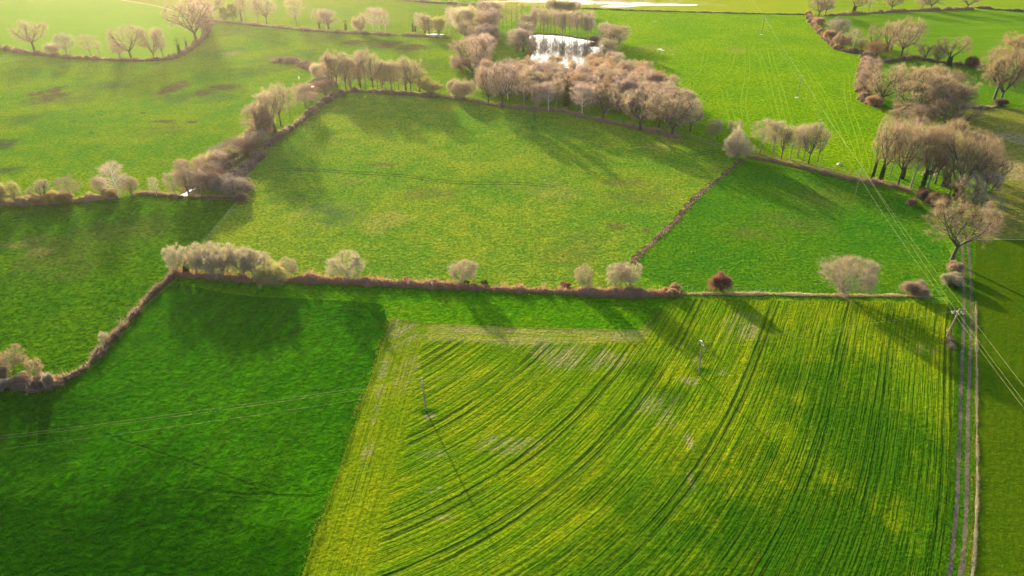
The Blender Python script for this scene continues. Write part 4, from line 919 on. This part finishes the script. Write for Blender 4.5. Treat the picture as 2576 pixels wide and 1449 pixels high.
def power_pole(fb, ft, label, style, arm_dir, base_ring=False, rad=.16):
    g = P(*fb); H = height_at(g, ft[1])
    # lean so that the head stands where it was surveyed
    zc = g.y * CP - (H - CAM_H) * SP
    xtop = (ft[0] - 1288) / FPX * zc
    lean = Vector((xtop - g.x, 0, H))
    e = empty('power_pole', g); tag(e, label, 'power pole', 'power line poles')
    V, Fs = [], []; tube(V, Fs, [lean * (i / 5) for i in range(6)], [rad * (1.1 - .35 * i / 5) for i in range(6)], 8, True)
    link('pole', mesh('pole', V, Fs, WOOD, True), e)
    a = Vector((arm_dir[0], arm_dir[1], 0)).normalized(); s = Vector((-a.y, a.x, 0))
    tops = []
    att = []
    if style == 'arch':     # bowed crossarm with one side hanging lower
        V, Fs = [], []
        pts = [lean + a * t + Vector((0, 0, .55 - .42 * t * t)) for t in (-1.5, -1.0, -.5, 0, .5, 1.0, 1.5)]
        tube(V, Fs, pts, [.05] * 7, 6)
        tube(V, Fs, [lean + Vector((0, 0, -.15)), lean + Vector((0, 0, .55))], [.06, .06], 6)
        tube(V, Fs, [lean - a * .05 + Vector((0, 0, -.1)), lean - a * 1.0 + Vector((0, 0, .13))], [.035, .035], 5)
        tube(V, Fs, [lean + a * .05 + Vector((0, 0, -.1)), lean + a * 1.0 + Vector((0, 0, .13))], [.035, .035], 5)
        link('crossarm', mesh('crossarm', V, Fs, STEEL), e)
        att = [lean + a * t + Vector((0, 0, .55 - .42 * t * t - .55)) for t in (-1.4, 0, 1.4)]
        att[1] = lean + Vector((0, 0, .85))
    else:                    # two crossarms and a switch
        V, Fs = [], []
        tube(V, Fs, [lean * .99 - a * .2, lean * .99 + a * .95], [.06, .06], 6)
        link('crossarm', mesh('crossarm', V, Fs, STEEL), e)
        V, Fs = [], []
        c = lean * .84
        tube(V, Fs, [c - a * 1.3, c + a * 1.3], [.06, .06], 6); tube(V, Fs, [c - s * .9, c + s * .9], [.05, .05], 6)
        tube(V, Fs, [c - a * 1.2 - s * .5, c - a * 1.2 + s * .5], [.04, .04], 6); tube(V, Fs, [c + a * .9 - s * .5, c + a * .9 + s * .5], [.04, .04], 6)
        link('crossarm', mesh('switch_frame', V, Fs, STEEL), e)
        V, Fs = [], []
        for t in (-.8, 0, .8): box(V, Fs, c + a * t * .9 + Vector((0, 0, .22)) + s * .25, (.22, .22, .32))
        link('switch', mesh('switch', V, Fs, GLASSM), e)
        att = [c - a * 1.2 + Vector((0, 0, .3)), c - a * .3 + Vector((0, 0, .35)), lean * .99 + a * .95 + Vector((0, 0, .1))]
    for q in att:
        V, Fs = [], []
        d = Vector((0, 0, 1))
        tube(V, Fs, [q + d * z for z in (-.22, -.2, -.12, -.1, -.02, 0)], [.03, .09, .05, .09, .05, .06], 8, True)
        link('insulator', mesh('insulator', V, Fs, GLASSM, True), e)
    if base_ring:
        V, Fs = [], []; rg = random.Random(3)
        n = 16
        for r_, z in ((1.0, .02), (.85, .15), (.2, .25)):
            for k in range(n):
                t = 6.283 * k / n; rr = r_ * rg.uniform(.88, 1.1); V.append(Vector((rr * math.cos(t), rr * math.sin(t), z)))
        for j in range(2):
            for k in range(n):
                Fs.append((j * n + k, j * n + (k + 1) % n, (j + 1) * n + (k + 1) % n, (j + 1) * n + k))
        Fs.append(tuple(range(2 * n, 3 * n)))
        link('foot', mesh('foot', V, Fs, CONC), e)
    return [g + q for q in att]


A = {}
pp = {'a1': P(1915.5, 87.5), 'a2': P(2004.5, 246), 'a3': P(2152, 488), 'a4': P(2382, 847), 'b1': P(1072, 1034), 'b2': P(1758, 941)}


def perp(p, q):
    d = (q - p).normalized(); return (d.y, -d.x)


ca = perp(pp['a4'], pp['a3'])
if ca[0] < 0: ca = (-ca[0], -ca[1])
cb = perp(pp['b1'], pp['b2'])
if cb[1] > 0: cb = (-cb[0], -cb[1])
A['a1'] = power_pole((1915.5, 87.5), (1923, 47), 'distant power pole with pale foot at the top of the pasture', 'arch', ca, True)
A['a2'] = power_pole((2004.5, 246), (2016.5, 196), 'wooden power pole with pale foot in the middle of the pasture', 'arch', ca, True)
A['a3'] = power_pole((2152, 488), (2168, 428), 'slim grey power pole in the right meadow beside the lane hedge', 'arch', ca)
A['a4'] = power_pole((2382, 847), (2415, 776), 'leaning power pole with switchgear beside the gravel track', 'switch', ca, False, .2)
A['b1'] = power_pole((1072, 1034), (1062.5, 960), 'power pole at the left side of the striped crop field', 'arch', cb)
A['b2'] = power_pole((1758, 941), (1765.5, 865), 'power pole with bowed arm in a green patch of striped crop', 'arch', cb)
va = pp['a4'] - pp['a3']; vb = pp['b1'] - pp['b2']
A['a5'] = [q + va * .95 + Vector((4, 4, 0)) for q in A['a4']]
A['a0'] = [q + (pp['a1'] - pp['a2']) * 1.0 for q in A['a1']]
A['b0'] = [q + vb * 1.5 + Vector((0, -1, 0)) for q in A['b1']]


def wire(pts, sag, label, rad):
    V, Fs = [], []
    line = []
    for p, q in zip(pts, pts[1:]):
        n = 14
        for i in range(n):
            t = i / n; z = p.lerp(q, t); z.z -= 4 * sag * t * (1 - t); line.append(z)
    line.append(pts[-1]); tube(V, Fs, line, [rad] * len(line), 4)
    return tag(link('power_wire', mesh('power_wire', V, Fs, WIREM)), label, 'wire', 'overhead wires')


for i, w in enumerate(('left', 'middle', 'right')):
    wire([A[k][i] for k in ('a0', 'a1', 'a2', 'a3', 'a4', 'a5')], .7, f'{w} overhead wire of the line running down the right side', .010)
    wire([A[k][i] for k in ('b0', 'b1', 'b2')] + [A['a4'][i]], .6, f"{('upper', 'middle', 'lower')[i]} overhead wire crossing the dark crop field at lower left", .0035)

# ------------------------------------------------------------------ fences, posts, stones
POST = plain('post_wood', (.33, .25, .17), .9, 0, .3, 4.0)


def fence(label, pts, gap, h, rg, rr=.06, wires=True):
    line = smooth_line([P(*q) for q in pts], gap)
    e = empty('fence', line[0]); tag(e, label, 'fence')
    for p in line:
        V, Fs = [], []
        t = Vector((rg.uniform(-.15, .15), rg.uniform(-.15, .15), h * rg.uniform(.8, 1.15)))
        tube(V, Fs, [Vector(), t], [rr, rr * .8], 6, True)
        o = link('post', mesh('post', V, Fs, POST), e); o.location = p - line[0]
    if wires:
        V, Fs = [], []
        for z in (.5, .95): tube(V, Fs, [p - line[0] + Vector((0, 0, z * h)) for p in line], [.012] * len(line), 3)
        link('fence_wire', mesh('fence_wire', V, Fs, STEEL), e)


rf = random.Random(12)
fence('post and wire fence running down from the bramble bush at left', [(600, 513), (585, 530), (565, 553), (540, 582), (515, 608), (503, 622)], 3.2, 1.25, rf, .08)
fence('old grey fence posts along the dry grass bank', [(1729, 733), (1741, 733), (1772, 734), (1850, 736), (1960, 737)], 5, 1.2, rf, .07)
fence('short fence beside the farm lane under the tall clump', [(2060, 415), (2100, 424), (2140, 434), (2172, 437)], 5, 1.2, rf, .08, True)


def stone(label, fx, fy, r, mat, name='stone', cat='stone', flat=.45):
    rg = random.Random(int(fx)); V, Fs = [], []
    n, mrings = 8, 4
    for j in range(mrings + 1):
        ph = math.pi / 2 * j / mrings
        for k in range(n):
            t = 6.283 * k / n; q = r * rg.uniform(.85, 1.15)
            V.append(Vector((q * math.cos(t) * math.cos(ph), q * math.sin(t) * math.cos(ph), q * math.sin(ph) * flat)))
    for j in range(mrings):
        for k in range(n): Fs.append((j * n + k, j * n + (k + 1) % n, (j + 1) * n + (k + 1) % n, (j + 1) * n + k))
    return tag(link(name, mesh(name, V, Fs, mat), None, P(fx, fy)), label, cat)


stone('pale boulder lying in the bright pasture', 1648, 54, 1.0, CONC)
stone('whitish stone at the edge of the wood shadow in the pasture', 1637, 173, .6, CONC)
stone('small white stone on the pasture wheel track', 1692, 137, .5, CONC)
stone('grey bale-like boulder beside the lane near the power pole', 2111, 415, .9, plain('grey_stone', (.3, .28, .25)), flat=.8)
stone('light stone in the meadow near the ditch', 1715, 502, .35, CONC)
# pale split stumps under the tall clump
for (x, y, lab) in ((2322, 441, 'pale splintered stump standing in the tall clump'), (2353, 444, 'second pale splintered stump right of the ivy trunk')):
    g = P(x, y); V, Fs = [], []
    for k in range(4):
        o = Vector((rf.uniform(-.35, .35), rf.uniform(-.3, .3), 0)); h = rf.uniform(1.0, 2.3)
        tube(V, Fs, [o, o + Vector((rf.uniform(-.1, .1), 0, h * .6)), o + Vector((rf.uniform(-.3, .3), 0, h))], [.25, .2, .05], 6, True)
    tag(link('stump', mesh('stump', V, Fs, plain('split_wood', (.62, .46, .34))), None, g), lab, 'stump')
# small things in the left thicket
V, Fs = [], []
tube(V, Fs, [Vector((0, 0, 0)), Vector((0, 0, 1.0)), Vector((0, 0, 1.05)), Vector((0, 0, 1.9))], [.10, .12, .40, .34], 7, True)
tag(link('marker_post', mesh('marker_post', V, Fs, plain('white_plastic', (.8, .8, .76), .5)), None, P(753, 203)), 'small white marker standing in the grass by the purple brambles', 'marker')
V, Fs = [], []
box(V, Fs, (0, 0, .5), (1.3, .8, .5)); box(V, Fs, (.1, 0, .85), (.8, .6, .25))
tag(link('plastic_sack', mesh('plastic_sack', V, Fs, plain('yellow_plastic', (.75, .72, .12), .4)), None, P(788, 231, 0) + Vector((0, 0, 1.6))), 'bright yellow sack caught in the bramble tangle', 'sack')

# ------------------------------------------------------------------ light, air, camera
w = bpy.data.worlds.new('World'); scene.world = w; w.use_nodes = True
nt = w.node_tree; nt.nodes.clear()
sky = nt.nodes.new('ShaderNodeTexSky'); sky.sky_type = 'NISHITA'; sky.sun_disc = False
sky.sun_elevation = SUN_EL; sky.sun_rotation = SUN_AZ
sky.dust_density = 2.0; sky.air_density = 1.0; sky.ozone_density = 1.0
bg = nt.nodes.new('ShaderNodeBackground'); bg.inputs[1].default_value = .15
wo = nt.nodes.new('ShaderNodeOutputWorld')
nt.links.new(sky.outputs[0], bg.inputs[0]); nt.links.new(bg.outputs[0], wo.inputs[0])

sun = bpy.data.lights.new('sun', 'SUN'); sun.energy = 5.0; sun.angle = R(.8); sun.color = (1.0, .81, .47)
so = link('sun', sun)
sd = Vector((math.sin(SUN_AZ) * math.cos(SUN_EL), math.cos(SUN_AZ) * math.cos(SUN_EL), math.sin(SUN_EL)))
so.rotation_euler = sd.to_track_quat('Z', 'Y').to_euler(); so.location = (0, 0, 300)

HAZE = .00005
if HAZE:
    V, Fs = [], []; box(V, Fs, (0, 2550, 50), (8600, 7200, 102.0))
    m = Mat('haze_air'); pv = m.node('ShaderNodeVolumePrincipled')
    pv.inputs['Color'].default_value = (1, .95, .92, 1); pv.inputs['Density'].default_value = HAZE; pv.inputs['Anisotropy'].default_value = .8
    m.link(pv.outputs[0], m.out.inputs['Volume'])
    tag(link('haze', mesh('haze', V, Fs, m.m)), kind='stuff')

cam = bpy.data.cameras.new('camera'); cam.sensor_width = 36; cam.lens = 36 * FPX / 2576; cam.clip_end = 12000; cam.clip_start = .5
co = link('camera', cam); co.location = (0, 0, CAM_H); co.rotation_euler = (math.pi / 2 - PITCH, 0, 0)
scene.camera = co
scene.view_settings.view_transform = 'Standard'; scene.view_settings.look = 'None'
scene.view_settings.exposure = 1.85; scene.view_settings.gamma = 1
scene.cycles.use_denoising = True; scene.cycles.denoising_prefilter = 'ACCURATE'
scene.cycles.max_bounces = 6; scene.cycles.volume_bounces = 0
